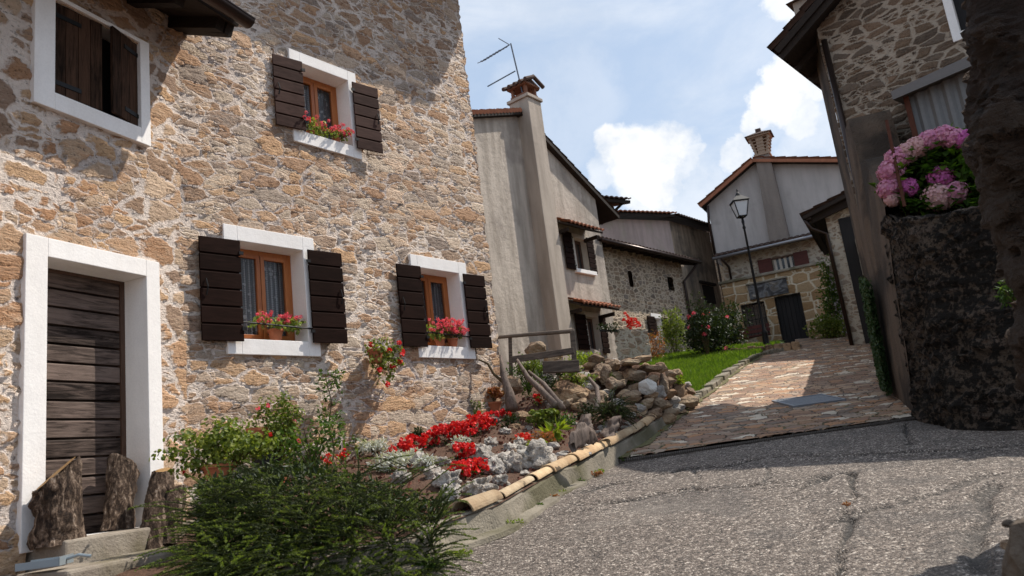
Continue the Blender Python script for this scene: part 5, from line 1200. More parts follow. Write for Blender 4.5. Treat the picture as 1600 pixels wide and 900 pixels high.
# ------------------------------------------------------------------ stones of the bed
R1 = [ # u, v, half sizes, seed, label  (tufa)
 ((838, 722), (.26, .16, .17), 'largest grey tufa boulder near the kerb, right of the red begonias'), ((795, 728), (.13, .12, .13), 'grey tufa stone touching the left side of the largest boulder'),
 ((745, 762), (.15, .12, .11), 'pale tufa stone just above the biggest half tile'), ((772, 735), (.12, .11, .10), 'rounded pale tufa stone between the begonias and the kerb'),
 ((762, 712), (.10, .10, .11), 'upright pale tufa stone right of the second begonia clump'), ((705, 752), (.13, .10, .10), 'tufa stone at the juniper edge below the begonias'),
 ((680, 745), (.11, .09, .09), 'tufa stone partly covered by silver leaves'), ((800, 700), (.09, .09, .08), 'small tufa stone behind the largest boulder'), ((655, 728), (.12, .10, .10), 'pale tufa stone left of the second begonia clump'),
 ((720, 738), (.09, .08, .08), 'little tufa stone tucked under the second begonia clump'), ((690, 718), (.08, .08, .07), 'little white stone between the two begonia clumps'), ((768, 690), (.09, .08, .07), 'white tufa lump right of the first begonia row'),
 ((745, 700), (.08, .08, .07), 'small pale stone under the end of the begonia row'), ((783, 752), (.08, .07, .06), 'small tufa stone behind the thin half tile'), ((815, 690), (.07, .06, .06), 'small grey stone by the coppery plant'),
 ((700, 775), (.10, .08, .08), 'dark edged tufa stone where the juniper meets the kerb'), ((625, 742), (.09, .08, .08), 'pale stone behind the silver plants'), ((790, 672), (.08, .06, .05), 'flat pale stone below the potted yellow plant')]
for k, ((u, v), s_, lb) in enumerate(R1):
    p = bp(u, v+6); rock(p+V((0, 0, s_[2]*.42)), s_, 20+k, M['granite'], lb, None, rnd.uniform(0, 3), rough=.55, facets=3, freq=2.1, smooth=True, sub=4)
def P0_(u, v, D): d = ray(u, v); return d*(D/hypot(d.x, d.y))
R2 = [((1013, 604), (.17, .14, .16), 'rockw', 'round white quartz boulder in the rockery'), ((993, 588), (.22, .15, .10), 'rockb', 'flat brown stone left of the white boulder'), ((1038, 600), (.10, .12, .22), 'rockb', 'upright dark stone right of the white boulder'),
 ((1060, 612), (.13, .13, .24), 'rockb', 'tall grey stone at the right end of the rockery'), ((1075, 628), (.22, .18, .14), 'rockb', 'stone at the outer corner of the rockery beside the lawn'), ((1030, 632), (.20, .16, .12), 'rockb', 'layered brown stone below the white boulder'),
 ((1040, 655), (.22, .18, .12), 'rockb', 'wide flat stone at the foot of the rockery'), ((985, 620), (.20, .15, .13), 'rockb', 'brown stone left below the white boulder'), ((960, 600), (.17, .14, .14), 'rockb', 'brown stone above the juniper tuft'),
 ((955, 570), (.16, .13, .13), 'rockb', 'cube shaped pale stone on top of the rockery'), ((930, 560), (.18, .14, .10), 'rockb', 'orange brown stone on top beside the yellow bush'), ((985, 566), (.30, .2, .07), 'rockb', 'long flat slab on the rockery top'),
 ((1020, 575), (.22, .18, .08), 'rockb', 'flat pale slab at the rockery top right'), ((890, 615), (.42, .22, .26), 'rockb', 'big smooth grey brown slab leaning under the timber'), ((930, 625), (.22, .18, .2), 'rockb', 'dark stone between the leaning slab and the bent branch'),
 ((870, 575), (.20, .15, .09), 'rockb', 'stone lying under the lower timber'), ((835, 545), (.24, .2, .15), 'rockb', 'peaked stone standing behind the timber rail'), ((865, 558), (.26, .2, .10), 'rockb', 'flat lichened stone behind the timber rail'),
 ((1010, 655), (.16, .12, .10), 'rockb', 'stone at the kerb between juniper and rockery foot'), ((975, 662), (.15, .12, .10), 'granite', 'tufa stone under the juniper tuft'), ((1000, 561), (.24, .18, .07), 'rockb', 'dark flat stone pile top beside the climbing plant'),
 ((1055, 585), (.17, .14, .10), 'rockb', 'pale stone at the lawn edge above the rockery'), ((1000, 640), (.16, .12, .12), 'granite', 'grey tufa stone right of the juniper tuft'), ((945, 585), (.13, .11, .17), 'rockb', 'narrow upright orange stone in the rockery'),
 ((1018, 618), (.14, .12, .08), 'rockb', 'thin dark stone squeezed under the white boulder'), ((1060, 640), (.16, .12, .1), 'rockb', 'stone directly on the kerb at the rockery corner'), ((905, 590), (.18, .15, .11), 'rockb', 'stone behind the leaning slab'), ((800, 600), (.22, .18, .2), 'rockb', 'dark stone by the house corner'), ((815, 650), (.16, .14, .12), 'rockb', 'brown stone behind the scarlet geranium')]
def lin0(u, k):
    T = [(860, 632, 592), (900, 640, 575), (950, 640, 562), (1000, 650, 562), (1030, 656, 570), (1066, 640, 596), (1086, 622, 612)]
    for a, c in zip(T, T[1:]):
        if u <= c[0]: return a[1+k]+(c[1+k]-a[1+k])*(u-a[0])/(c[0]-a[0])
    return T[-1][1+k]
for k, ((u, v), s_, mm, lb) in enumerate(R2):
    p = bp(u, v+4); d = ray(u, v); D_ = hypot(p.x, p.y); q_ = d*(D_/hypot(d.x, d.y))
    if 870 < u < 1085: vb, vt = lin0(u, 0), lin0(u, 1); pb = bp(u, vb); D_ = hypot(pb.x, pb.y)+.85*max(0, min(1.2, (vb-v)/(vb-vt+1)))-.10; q_ = P0_(u, v, D_); lift = q_.z
    else: lift = max(p.z+s_[2]*.3, q_.z)
    rock(V((q_.x, q_.y, lift)), tuple(k_*.86 for k_ in s_), 60+k, M[mm], lb, None, rnd.uniform(-.4, .4), rough=.16, facets=15, freq=1.7, sub=3, tilt=rnd.uniform(-.25, .25))
# filler stones of the heap and along the kerb: all alike, nothing tells them apart
def lin(u, tab):
    for (a, c), (d, e) in zip(tab, tab[1:]):
        if u <= d: return c+(e-c)*(u-a)/(d-a)
    return tab[-1][1]
TB = [(860, 632), (900, 640), (950, 640), (1000, 650), (1030, 656), (1066, 640), (1085, 622)]; TT = [(860, 592), (905, 575), (930, 562), (1000, 562), (1050, 578), (1072, 600), (1085, 612)]
kk = 0
for row in range(5):
    u = 866+(row % 2)*10
    while u < 1082:
        vb, vt = lin(u, TB), lin(u, TT); v = vb+(vt-vb)*(row+.3)/4.6; pb = bp(u, vb); D0 = hypot(pb.x, pb.y); D_ = D0+.85*row/4
        sz = rnd.uniform(.10, .17)*(1-.06*row); p = P0_(u+rnd.uniform(-5, 5), v+rnd.uniform(-4, 4), D_)
        rock(p, (sz*rnd.uniform(1.1, 1.6), sz*1.1, sz*rnd.uniform(.6, 1.0)), 130+kk, M['rockb'] if kk % 5 else M['granite'], 'brown fieldstone filling the stone heap between its bigger stones', 'filler stones of the rockery', rnd.uniform(-.6, .6), rough=.16, facets=14, sub=3, tilt=rnd.uniform(-.35, .35), name='fieldstone'); kk += 1
        u += rnd.uniform(15, 25)
for k in range(64):
    s_ = rnd.uniform(.42, .93); t = rnd.uniform(.0, .85) if s_ < .72 else rnd.uniform(0, .25); p = bed(s_, t); q_ = rnd.uniform(.03, .085); rock(p+V((0, 0, q_*.2)), (q_*1.5, q_, q_*rnd.uniform(.5, .9)), 330+k, M['granite'] if k % 4 else M['rockb'], 'little pale stone strewn over the soil of the flower bed', 'little stones strewn over the bed', rnd.uniform(0, 3), rough=.3, facets=7, sub=2, name='fieldstone')
# mound under the rockery so that the stones rest on something
b = MB()
def mound(i, j):
    u = 850+240*i/40; vb, vt = lin(u, TB), lin(u, TT); pb = bp(u, vb); D0 = hypot(pb.x, pb.y)
    if j <= 16: return P0_(u, vb+6+(vt+2-vb)*j/16, D0+.12+.85*j/16)
    p = P0_(u, vt+8, D0+.97); return p+V((.0, 1.6*(j-16)/8, (zR(p.y+1.6)+.12-p.z)*((j-16)/8)))
b.sheet(mound, 40, 24)
o = b.build('rockery_mound', M['soil'], smooth=True); o['kind'] = 'structure'

# ------------------------------------------------------------------ timber rail, branches, driftwood
def P_(u, v, D): d = ray(u, v); return d*(D/hypot(d.x, d.y))
fe = empty('timber_rail', P_(797, 592, 11.9), 0, 'silvered timber rail on two posts above the rockery', 'rail'); fo = fe.location
def lb_(pts, o=fo): return [p-o for p in pts]
b = MB(); b.bar(*lb_([P_(799, 600, 11.9), P_(797, 526, 11.9)]), .06, .06); b.build('post', M['grey_wood'], fe, bevel=.008)
b = MB(); b.bar(*lb_([P_(899, 585, 11.7), P_(894, 517, 11.7)]), .075, .075); b.build('post', M['grey_wood'], fe, bevel=.008)
b = MB(); b.tube(lb_([P_(778, 527, 11.9), P_(835, 522, 11.8), P_(897, 517, 11.7)]), [.028, .03, .034], 8); b.build('rail', M['grey_wood'], fe)
b = MB(); b.bar(*lb_([P_(800, 562, 11.5), P_(897, 548, 11.4)]), .045, .10); b.build('rail', M['grey_wood'], fe, bevel=.008)
tag(recentre(MB().bar(P_(848, 574, 11.0), P_(905, 572, 11.0), .10, .17).build('timber', M['grey_wood'], bevel=.01)), 'short squared timber lying in the rockery under the rail', 'timber')
def branch(pts, rad, label, m='drift'):
    o = MB().tube(pts, rad, 10).build('branch', M[m], smooth=True); return recentre(tag(o, label, 'branch'))
branch([P_(808, 562, 10.9), P_(825, 590, 10.7), P_(848, 612, 10.5), P_(870, 634, 10.2)], [.02, .035, .045, .055], 'weathered branch slanting down from the post across the rockery')
branch([P_(826, 580, 10.9), P_(850, 600, 10.6), P_(880, 638, 10.1)], [.018, .03, .04], 'second thinner branch lying along the slanting one')
branch([P_(748, 562, 11.1), P_(762, 568, 11.1), P_(772, 585, 11.1), P_(790, 600, 11.1), P_(797, 618, 11.0)], [.012, .018, .02, .028, .03], 'dark curved branch arching against the house corner', 'stem')
branch([P_(782, 555, 11.2), P_(786, 585, 11.1), P_(796, 615, 11.0), P_(800, 640, 10.9)], [.02, .045, .07, .09], 'gnarled upright vine trunk by the house corner')
branch([P_(920, 590, 10.9), P_(932, 605, 10.8), P_(935, 625, 10.6), P_(930, 642, 10.4)], [.02, .032, .035, .03], 'bent branch hooked in front of the dark stone')
dw = MB(); dp = P_(905, 703, 7.95)
def dwf(i, j):
    th = 2*pi*i/30; t = j/20; c = P_(895, 700, 8.0).lerp(P_(930, 688, 8.3), t)+V((0, 0, .10*sin(pi*t))); r = .10*(sin(pi*(.08+.88*t)))**.6*(1+.5*mn.fractal(V((cos(th)*1.2, sin(th)*1.2, t*4)), 1, 2, 4)); return c+V((cos(th)*r*.8, cos(th)*r*.4, sin(th)*r))
dw.sheet(dwf, 30, 20); tag(recentre(dw.build('driftwood', M['drift'], smooth=True)), 'gnarled driftwood root lying behind the kerb tiles', 'driftwood')
for k, (u, v, D_, lb) in enumerate([(958, 668, 9.4, 'bare root stump under the juniper tuft'), (910, 665, 8.9, 'hollow bark piece behind the driftwood root')]):
    dw = MB()
    def dwf(i, j, k=k, u=u, v=v, D_=D_):
        th = 2*pi*i/24; t = j/14; c = P_(u-8+k*10, v+14, D_).lerp(P_(u+6, v-18, D_+.1), t); r = .09*(1.25-t*.7)*(1+.5*mn.fractal(V((cos(th)*1.4+k*5, sin(th)*1.4, t*3)), 1, 2, 4)); return c+V((cos(th)*r, sin(th)*r, 0))
    dw.sheet(dwf, 24, 14); tag(recentre(dw.build('driftwood', M['drift'], smooth=True)), lb, 'driftwood')

# ------------------------------------------------------------------ plants
def plant(name, loc, label, cat, group=None, rz=0): return empty(name, loc, rz, label, cat, group)
def pot(par, c, r, h, m='terra', name='pot'):
    b = MB(); b.lathe([(r*.68, 0), (r*.95, h*.82), (r*1.06, h*.82), (r*1.06, h), (r*.92, h), (r*.88, h*.86), (.002, h*.86)], c, 22); return b.build(name, M[m], par, smooth=False)
def window_flowers(fr, u, v, wd, hgt, y, label, m, pots, zs=None, nb=16, leafm='leafW'):
    x, z = fr.px(u, v, y); z0 = zs if zs is not None else z-hgt*.5
    e = plant('potted_geranium', fr.w(x, y, z0), label, 'potted flowers', None, fr.rz())
    for px_, r, h in pots: pot(e, (px_, 0, 0), r, h)
    hb = pots[0][2] if pots else .05
    b = MB(); lf = MB()
    for k in range(int(wd*40)):
        xx = rnd.uniform(-wd/2, wd/2); zz_ = hb+rnd.uniform(-.02, hgt*.65); clump(lf, (xx, rnd.uniform(-.10, .03), zz_), (.06, .06, .05), 16, .035, .03, True)
    st_ = MB()
    for k in range(nb):
        xx = rnd.uniform(-wd/2, wd/2)*1.05; zz_ = hb+rnd.uniform(.05, hgt); yy = rnd.uniform(-.17, .0); blossom(b, (xx, yy, zz_), .024, 22, .009)
        st_.tube([(xx*.7, -.03, hb), (xx, yy, zz_)], .002, 4)
    lf.build('leaves', M[leafm], e); b.build('blossoms', M[m], e); st_.build('stems', M['stem'], e)
    return e
window_flowers(A, 433, 500, .62, .17, .07, 'coral geraniums in a small terracotta pot on the large lower window sill', 'pink', [(-.03, .085, .14)], W1[2]+.005, 34)
window_flowers(A, 695, 515, .62, .26, .02, 'full round red geraniums on the sill of the lower window nearest the house corner', 'pink', [(-.12, .075, .12), (.14, .075, .12)], W2[2]+.005, 110)
window_flowers(A, 505, 202, .74, .16, .02, 'trailing coral geraniums on the sill of the upper window', 'pink', [(-.2, .055, .05), (.2, .055, .05)], W3[2]+.005, 60)
# wall hung geranium
x, z = A.px(588, 565, -.14); e = plant('hanging_geranium', A.w(x, -.14, z), 'red geranium trailing from a brown pot hung on the wall between the two lower windows', 'hanging plant', None, A.rz())
pot(e, (0, 0, -.02), .10, .17); b = MB(); b.tube([(-.08, .12, .1), (0, .03, .10), (.08, .12, .1)], .008, 6); b.build('bracket', M['iron'], e)
lf = MB(); bl = MB(); stt = MB()
for k in range(60): q_ = (rnd.gauss(.08, .14), rnd.uniform(-.12, .04), rnd.gauss(.10, .10)-(.12 if rnd.random() < .3 else 0)); clump(lf, q_, (.06, .05, .05), 9, .04, .035, True); stt.tube([(0, 0, .15), q_], .003, 4)
for q_ in ((.32, -.1, .23), (.33, -.12, .07), (.28, -.12, -.02), (.17, -.1, -.07), (.10, -.14, .12), (-.05, -.1, -.12), (-.12, -.06, .2), (.05, -.12, -.3), (.36, -.1, .12)): blossom(bl, q_, .034, 26, .016); stt.tube([(0.05, 0, .15), q_], .0025, 4)
lf.build('leaves', M['leafG'], e); bl.build('blossoms', M['red'], e); stt.build('stems', M['stem'], e)

# the big dark juniper
jb = P_(500, 900, 5.6); jc = V((jb.x, jb.y, -.75)); e = plant('juniper_shrub', jc, 'wide dark green spreading juniper filling the lower left foreground', 'shrub')
nd = MB(); tw_ = MB(); tip_ = MB()
def spray(p0, d, L, droop, dens, nl, nw, tipw=1.0):
    k = max(4, int(L/.05)); pts = [p0]; dd = d.normalized()
    for i in range(k): dd = (dd+V((0, 0, -droop*L/k))+rv()*.06).normalized(); pts.append(pts[-1]+dd*L/k)
    tw_.tube(pts, [.0045*(1-.8*i/k) for i in range(k+1)], 4, False)
    m_ = int(L*dens)
    for i in range(m_):
        t = (.12+.88*i/m_); p = lerpl(pts, t*.999); a = (lerpl(pts, min(1, t*.999+.02))-p); a = (a if a.length > 1e-5 else dd).normalized()
        s_ = a.orthogonal().normalized(); an = rnd.uniform(0, 6.28); o_ = s_*cos(an)+a.cross(s_)*sin(an); q_ = (o_*.85+a*.75).normalized(); wv = q_.cross(o_+a*.3).normalized()*nw
        ll = nl*rnd.uniform(.7, 1.2)*(1-.35*t); (tip_ if t > .66 else nd).add([p-wv, p+wv, p+q_*ll], [(0, 1, 2)])
centers = []
for k in range(820):
    # a low mound: from u 270..710
    u, v = rnd.uniform(290, 706), 0; f = (u-290)/416
    topv = 760-26*sin(pi*min(1, f*1.05))+8*f+20*sin(f*15+1)+12*sin(f*37); v = topv+rnd.random()**.8*(905-topv)
    D_ = 5.55+.75*f-.8*(v-topv)/190-.35*max(0, f-.7)/.3+rnd.uniform(-.15, .30)
    p = P_(u, v, D_)-jc
    uc = (335, 405, 470, 545, 610, 675)[int(min(5.99, max(0, (u-290+rnd.gauss(0, 14))/416*6)))]
    out = V(((u-uc)/36+rnd.uniform(-.3, .3)+(f-.5)*.6, -.75+rnd.uniform(-.25, .3), .78+rnd.uniform(-.25, .3)-(v-topv)/230))
    spray(p-out.normalized()*.16, out, rnd.uniform(.22, .46), 1.15, 270, .021, .0050)
for k in range(64):                            # long arching leaders to the left and top
    u, v = rnd.uniform(300, 660), rnd.uniform(735, 810); p = P_(u, v, 5.5)-jc
    spray(p, V((rnd.choice((-1, -1, -.4, .6, 1)), -.3, .15+rnd.random()*.5)), rnd.uniform(.3, .55), 1.3, 240, .020, .0045)
# dense dark heart
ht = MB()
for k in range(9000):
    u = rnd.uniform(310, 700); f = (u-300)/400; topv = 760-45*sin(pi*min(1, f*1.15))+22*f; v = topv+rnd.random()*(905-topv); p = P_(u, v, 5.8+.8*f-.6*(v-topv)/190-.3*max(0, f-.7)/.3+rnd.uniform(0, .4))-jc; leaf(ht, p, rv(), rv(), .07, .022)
nd.build('needles', M['needle'], e); tip_.build('lit_tips', leafmat('juniper_tips', [(.04, .07, .013), (.12, .17, .03), (.30, .34, .08)], .4, .5, 5), e); tw_.build('twigs', M['twig'], e); ht.build('inner_foliage', M['leafD'], e)  # outer needles lighter: light on the tips put into the colour
# small juniper tuft
nd = MB(); tw_ = MB(); tip_ = nd; p = bp(960, 668, .12); e = plant('juniper_tuft', p, 'small dark yew-like tuft between the driftwood and the rockery', 'shrub')
for k in range(120):
    d = V((rnd.gauss(0, 1), rnd.gauss(-.2, .8), abs(rnd.gauss(.35, .4)))); spray(V((rnd.uniform(-.12, .12), rnd.uniform(-.1, .1), .02+rnd.uniform(0, .14))), d, rnd.uniform(.22, .48), 2.2, 120, .035, .006)
nd.build('needles', M['leafD'], e); tw_.build('twigs', M['stem'], e)

# begonias
def begonia(u0, v0, u1, v1, n, label, rr=.12, hh=.16, m='red', lm='leafD', nb=26, pet=.022):
    a, c = bp(u0, v0), bp(u1, v1); mid_ = (a+c)/2; e = plant('begonia', mid_, label, 'flowers'); b = MB(); lf = MB()
    for k in range(n):
        p = a.lerp(c, (k+.5)/n)-mid_; clump(lf, p+V((0, 0, .05)), (rr, rr, .06), 34, .05, .03)
        for q in range(nb): blossom(b, p+V((rnd.gauss(0, rr*.62), rnd.gauss(0, rr*.55), rnd.uniform(.04, hh))), .026, 11, pet)
    lf.build('leaves', M[lm], e); b.build('blossoms', M[m], e); return e
begonia(622, 715, 660, 702, 2, 'mass of red begonias nearest the silver plants, start of the row', .12, .19)
begonia(668, 702, 706, 690, 2, 'mass of red begonias in the middle of the row along the wall', .12, .22)
begonia(712, 690, 768, 668, 4, 'mass of red begonias at the far end of the row along the wall', .13, .22)
begonia(716, 724, 740, 712, 1, 'red begonias on the upper half of the clump between the tufa stones', .10, .16)
begonia(722, 748, 748, 742, 2, 'red begonias on the lower half of the clump, nearest the kerb', .10, .16)
begonia(812, 696, 826, 690, 1, 'small dull red begonia behind the grey boulder', .12, .12, 'redor', 'rusty_leaf', 12, .016)
begonia(490, 720, 545, 718, 3, 'loose red flowers behind the juniper, left of the silver plants', .09, .12, 'redor', 'leafG', 8, .016)
begonia(838, 636, 846, 632, 1, 'scarlet geranium heads under the slanting branch', .05, .16, 'redor', 'leafG', 8, .02)
begonia(788, 660, 792, 650, 1, 'dark red flowers beside the potted yellow plant', .05, .14, 'red', 'leafD', 7, .02)
begonia(630, 705, 640, 700, 1, 'pale red flowers among the silver leaves against the wall', .10, .14, 'pink', 'silver', 8, .016)
def tuft(name, u, v, rad, n, L, m, label, cat='plant', lift=.1, W=None, rl=False, pots=None, stems=10, onb=True, D=None, extra=None, base=None):
    p = base if base is not None else (bp(u, v) if onb else P_(u, v, D)); e = plant(name, p, label, cat); lf = MB(); s2 = MB()
    if pots: pot(e, (0, 0, 0), *pots); 
    h0 = lift+(pots[1] if pots else 0)
    for k in range(max(3, n//26)):
        q_ = rv()*rnd.random()**.4; c = V((q_.x*rad[0], q_.y*rad[1], h0+rad[2]+q_.z*rad[2])); clump(lf, c, (rad[0]*.32, rad[1]*.32, rad[2]*.28), 26, L, W, rl)
        if k < stems: s2.tube([(0, 0, h0*.5), tuple(V((c.x*.4, c.y*.4, (h0+c.z)*.5))), c], [.008, .006, .003], 5)
    lf.build('leaves', M[m], e); s2.build('stems', M['stem'], e)
    if extra:
        b = MB()
        for q in range(extra[1]): d = rv(); blossom(b, V((d.x*rad[0], d.y*rad[1], h0+rad[2]+d.z*rad[2])), extra[2], 14, extra[2]*.5)
        b.build('blossoms', M[extra[0]], e)
    return e
tuft('silver_plant', 585, 712, (.16, .14, .08), 500, .06, 'silver', 'white felted plant nearest the loose red flowers', 'plant', .02, .02)
tuft('silver_plant', 610, 735, (.17, .14, .08), 520, .06, 'silver', 'white felted plant touching the juniper top, below the begonia row', 'plant', .02, .02)
tuft('silver_plant', 640, 728, (.12, .12, .07), 360, .05, 'silver', 'white felted plant at the foot of the first begonias', 'plant', .02, .02)
tuft('silver_plant', 668, 735, (.10, .10, .06), 260, .05, 'silver', 'white felted plant among the tufa stones', 'plant', .02, .02)
tuft('silver_plant', 715, 700, (.12, .10, .05), 260, .045, 'silver', 'pale felted plant between the two begonia clumps', 'plant', .02, .02)
p = A.w(A.px(428, 700, -.35)[0], -.38, .02)
tuft('tall_geranium', 0, 0, (.27, .17, .40), 2600, .032, 'leafG', 'tall bushy yellow green geranium in a pot on a dark stand against the wall', 'potted flowers', -.10, None, True, (.12, .2), 14, base=p, extra=('pink', 9, .024))
o = MB().lathe([(.14, 0), (.15, .36), (.13, .36), (.12, .02)], n=16).build('plant_stand', M['iron'], None, loc=p-V((.08, .05, .05))); tag(o, 'dark round stand half hidden under the tall geranium', 'plant stand')
p = A.w(A.px(400, 665, -.30)[0]-.02, -.34, .42); e = plant('flower_pot', p, 'terracotta pot raised beside the tall geranium', 'flower pot'); pot(e, (0, 0, 0), .10, .19)
p = P_(345, 735, 6.9); tuft('ivy_geranium', 0, 0, (.46, .22, .21), 2000, .036, 'leafG', 'sprawling ivy leaved geranium in a dark bowl right of the door', 'potted flowers', -.08, None, True, (.15, .15), 14, base=p-V((0, 0, .1)), extra=('red', 2, .02))
o = rock(P_(378, 738, 6.7), (.09, .08, .07), 9, M['rockb'], 'smooth grey stone between the ivy leaved geranium and the juniper', None, smooth=True)
p = P_(490, 745, 6.9); tuft('leafy_plant', 0, 0, (.30, .15, .22), 700, .05, 'leaf', 'mid green plant behind the juniper under the tall geranium', 'plant', .05, base=p)
tuft('leafy_plant', 770, 640, (.16, .14, .10), 420, .045, 'rusty_leaf', 'yellow and copper leaved plant in a terracotta pot by the house corner', 'potted plant', .02, None, True, (.12, .15))
tuft('leafy_plant', 852, 668, (.20, .18, .11), 700, .045, 'leafG', 'fresh green geranium foliage beside the scarlet flowers', 'plant', .04, None, True)
tuft('hosta', 868, 690, (.16, .12, .05), 90, .17, 'leafY', 'lime green plant with long drooping leaves above the driftwood', 'plant', .08, .045)
tuft('leafy_plant', 848, 695, (.16, .12, .07), 260, .04, 'rusty_leaf', 'coppery low plant in a dish above the grey boulder', 'plant', .02)
tuft('yellow_bush', 915, 592, (.33, .25, .20), 1500, .055, 'leafY', 'bright yellow green bush on top of the rockery beside the rail', 'bush', .05, extra=('silver', 10, .02))
tuft('yellow_bush', 815, 548, (.13, .12, .06), 260, .05, 'leafY', 'small yellow green plant at the foot of the rail post', 'plant', .25)
tuft('climbing_vine', 822, 610, (.28, .2, .30), 1100, .05, 'leaf', 'green climber growing around the slanting branch', 'vine', .02)
tuft('leafy_plant', 940, 612, (.2, .16, .08), 300, .04, 'rusty_leaf', 'dry brownish cushion plant in the middle of the rockery', 'plant', .08)
tuft('weed', 846, 776, (.035, .035, .04), 80, .04, 'leafY', 'small bright weed growing at the kerb foot', 'weed', .0, base=g(847, 779))
tuft('weed', 715, 868, (.10, .06, .02), 200, .035, 'leafY', 'low green weed between kerb and asphalt near the juniper', 'weed', .0, base=g(715, 870))
tuft('weed', 1329, 790, (.04, .03, .012), 70, .025, 'rusty_leaf', 'tiny dry weed growing in the asphalt crack', 'weed', .0, base=g(1329, 792))
tuft('weed', 690, 885, (.14, .06, .03), 300, .04, 'leaf', 'dark green weeds under the juniper beside the kerb', 'weed', .0, base=g(672, 889))
for k, (u, v, rad, n_, L_, m_, lb) in enumerate([
 (905, 600, (.22, .15, .13), 420, .05, 'leafG', 'pale green plant spilling over the leaning slab'), (880, 585, (.16, .14, .12), 300, .045, 'leafD', 'dark leafy plant under the short squared timber'),
 (985, 600, (.14, .1, .06), 170, .04, 'leaf', 'green cushion plant left of the white boulder'), (1030, 622, (.12, .1, .06), 150, .04, 'rusty_leaf', 'dry moss cushion under the white boulder'),
 (1000, 640, (.13, .1, .07), 170, .04, 'leafY', 'small lime plant at the foot of the stone heap'), (860, 610, (.2, .15, .16), 420, .045, 'leafD', 'dark undergrowth behind the slanting branch'),
 (830, 585, (.2, .15, .14), 380, .045, 'leafG', 'green shoots behind the rail post'), (955, 590, (.12, .1, .06), 150, .04, 'leafG', 'tiny green tuft below the cube shaped stone'),
 (1062, 600, (.10, .1, .07), 170, .05, 'leafY', 'grass tuft where the heap meets the lawn')]):
    pb = bp(u, 640); p = P_(u, v, hypot(pb.x, pb.y)+.85*(640-v)/75-.12); tuft('leafy_plant', 0, 0, rad, n_, L_, m_, lb, 'plant', -.02, base=p)
for k, (u, v, rad, n_, m_, lb) in enumerate([
 (560, 700, (.16, .1, .12), 360, 'leafG', 'green foliage between the wall and the loose red flowers'), (650, 690, (.18, .08, .08), 260, 'leafD', 'dark foliage behind the first begonias against the wall'),
 (470, 735, (.2, .1, .1), 360, 'leafD', 'dark foliage at the back of the juniper'), (745, 652, (.14, .08, .12), 260, 'leafG', 'green plant against the wall behind the far begonias'),
 (800, 668, (.14, .1, .08), 260, 'leafD', 'dark foliage between the potted yellow plant and the geranium'), (880, 668, (.16, .12, .1), 300, 'leaf', 'green plant behind the lime coloured drooping one'),
 (915, 655, (.14, .12, .1), 260, 'leafD', 'dark foliage at the hollow bark piece'), (835, 700, (.12, .08, .04), 160, 'leafY', 'small yellow green ground plant left of the driftwood')]):
    tuft('leafy_plant', u, v, rad, n_, .045, m_, lb, 'plant', .0)
for k in range(16):
    s_ = .40+.60*(k+rnd.random())/16; p = lerpl(cb, min(.995, s_)); q2 = lerpl(cb, min(.999, s_+.01)); dd_ = (q2-p).normalized(); p = V((p.x+dd_.y*.10, p.y-dd_.x*.10, zR(p.y)+.01))
    tuft('weed', 0, 0, (rnd.uniform(.03, .10), .03, rnd.uniform(.008, .025)), int(rnd.uniform(60, 150)), .026, ('leafY', 'leaf', 'rusty_leaf')[k % 3], 'low moss and weed cushion growing along the foot of the kerb', 'weed', .0, base=p)['group'] = 'weeds along the foot of the kerb'
# thin rose stem on the wall
x, z = A.px(520, 720, -.12); e = plant('climbing_rose', A.w(x, -.12, z), 'thin climbing rose with few leaves rising against the wall', 'rose', None, A.rz())
b = MB(); lf = MB(); hh = A.px(516, 585, -.12)[1]-z; stp = [(.03*sin(k*1.3), -.02*k/9, hh*k/9) for k in range(10)]; b.tube(stp, [.012-.001*k for k in range(10)], 6)
for k in range(34):
    t = rnd.uniform(.25, 1)**.8; c = lerpl([V(q) for q in stp], t*.99); d = V((rnd.choice((-1, 1))*rnd.uniform(.04, .16), -.04, rnd.uniform(0, .08))); b.tube([c, c+d], .003, 4); clump(lf, c+d, (.04, .03, .03), 8, .045, .028)
b.build('stems', M['stem'], e); lf.build('leaves', M['leaf'], e)
# hydrangea on the retaining wall
hp = V((Pa.x+.9, Pa.y-.1, zTop-.1)); DH = hypot(hp.x, hp.y)
e = plant('hydrangea', hp, 'pink hydrangea bush in bloom on top of the dark retaining wall', 'hydrangea')
lf = MB(); stt = MB()
for k in range(640):
    u, v = rnd.uniform(1392, 1556), rnd.uniform(222, 328); f = ((u-1478)/85)**2+((v-285)/62)**2
    if f > 1: continue
    p = P_(u, v, DH-.1+rnd.uniform(-.28, .5))-hp
    for q in range(5): leaf(lf, p+rv()*.05, V((rnd.gauss(0, 1), -.5+rnd.gauss(0, .6), rnd.gauss(.1, .6))), V((0, -.5, 1)), .15*rnd.uniform(.7, 1.2), .10)
    if k % 12 == 0: stt.tube([(p.x*.6, p.y*.6, -.05), p], .008, 5)
for (u, v) in ((1380, 295), (1372, 292), (1530, 240), (1500, 205), (1485, 205), (1540, 262), (1518, 250), (1500, 262), (1470, 240)):
    p = P_(u, v, DH-.22)-hp; [leaf(lf, p+rv()*.03, V((rnd.gauss(0, 1), -.4, rnd.gauss(.3, .6))), V((0, -.3, 1)), .15, .10) for _ in range(4)]
lf.build('leaves', leafmat('hydrangea_leaves', [(.03, .06, .012), (.07, .14, .02), (.17, .28, .03)], .6), e); stt.build('stems', M['stem'], e)
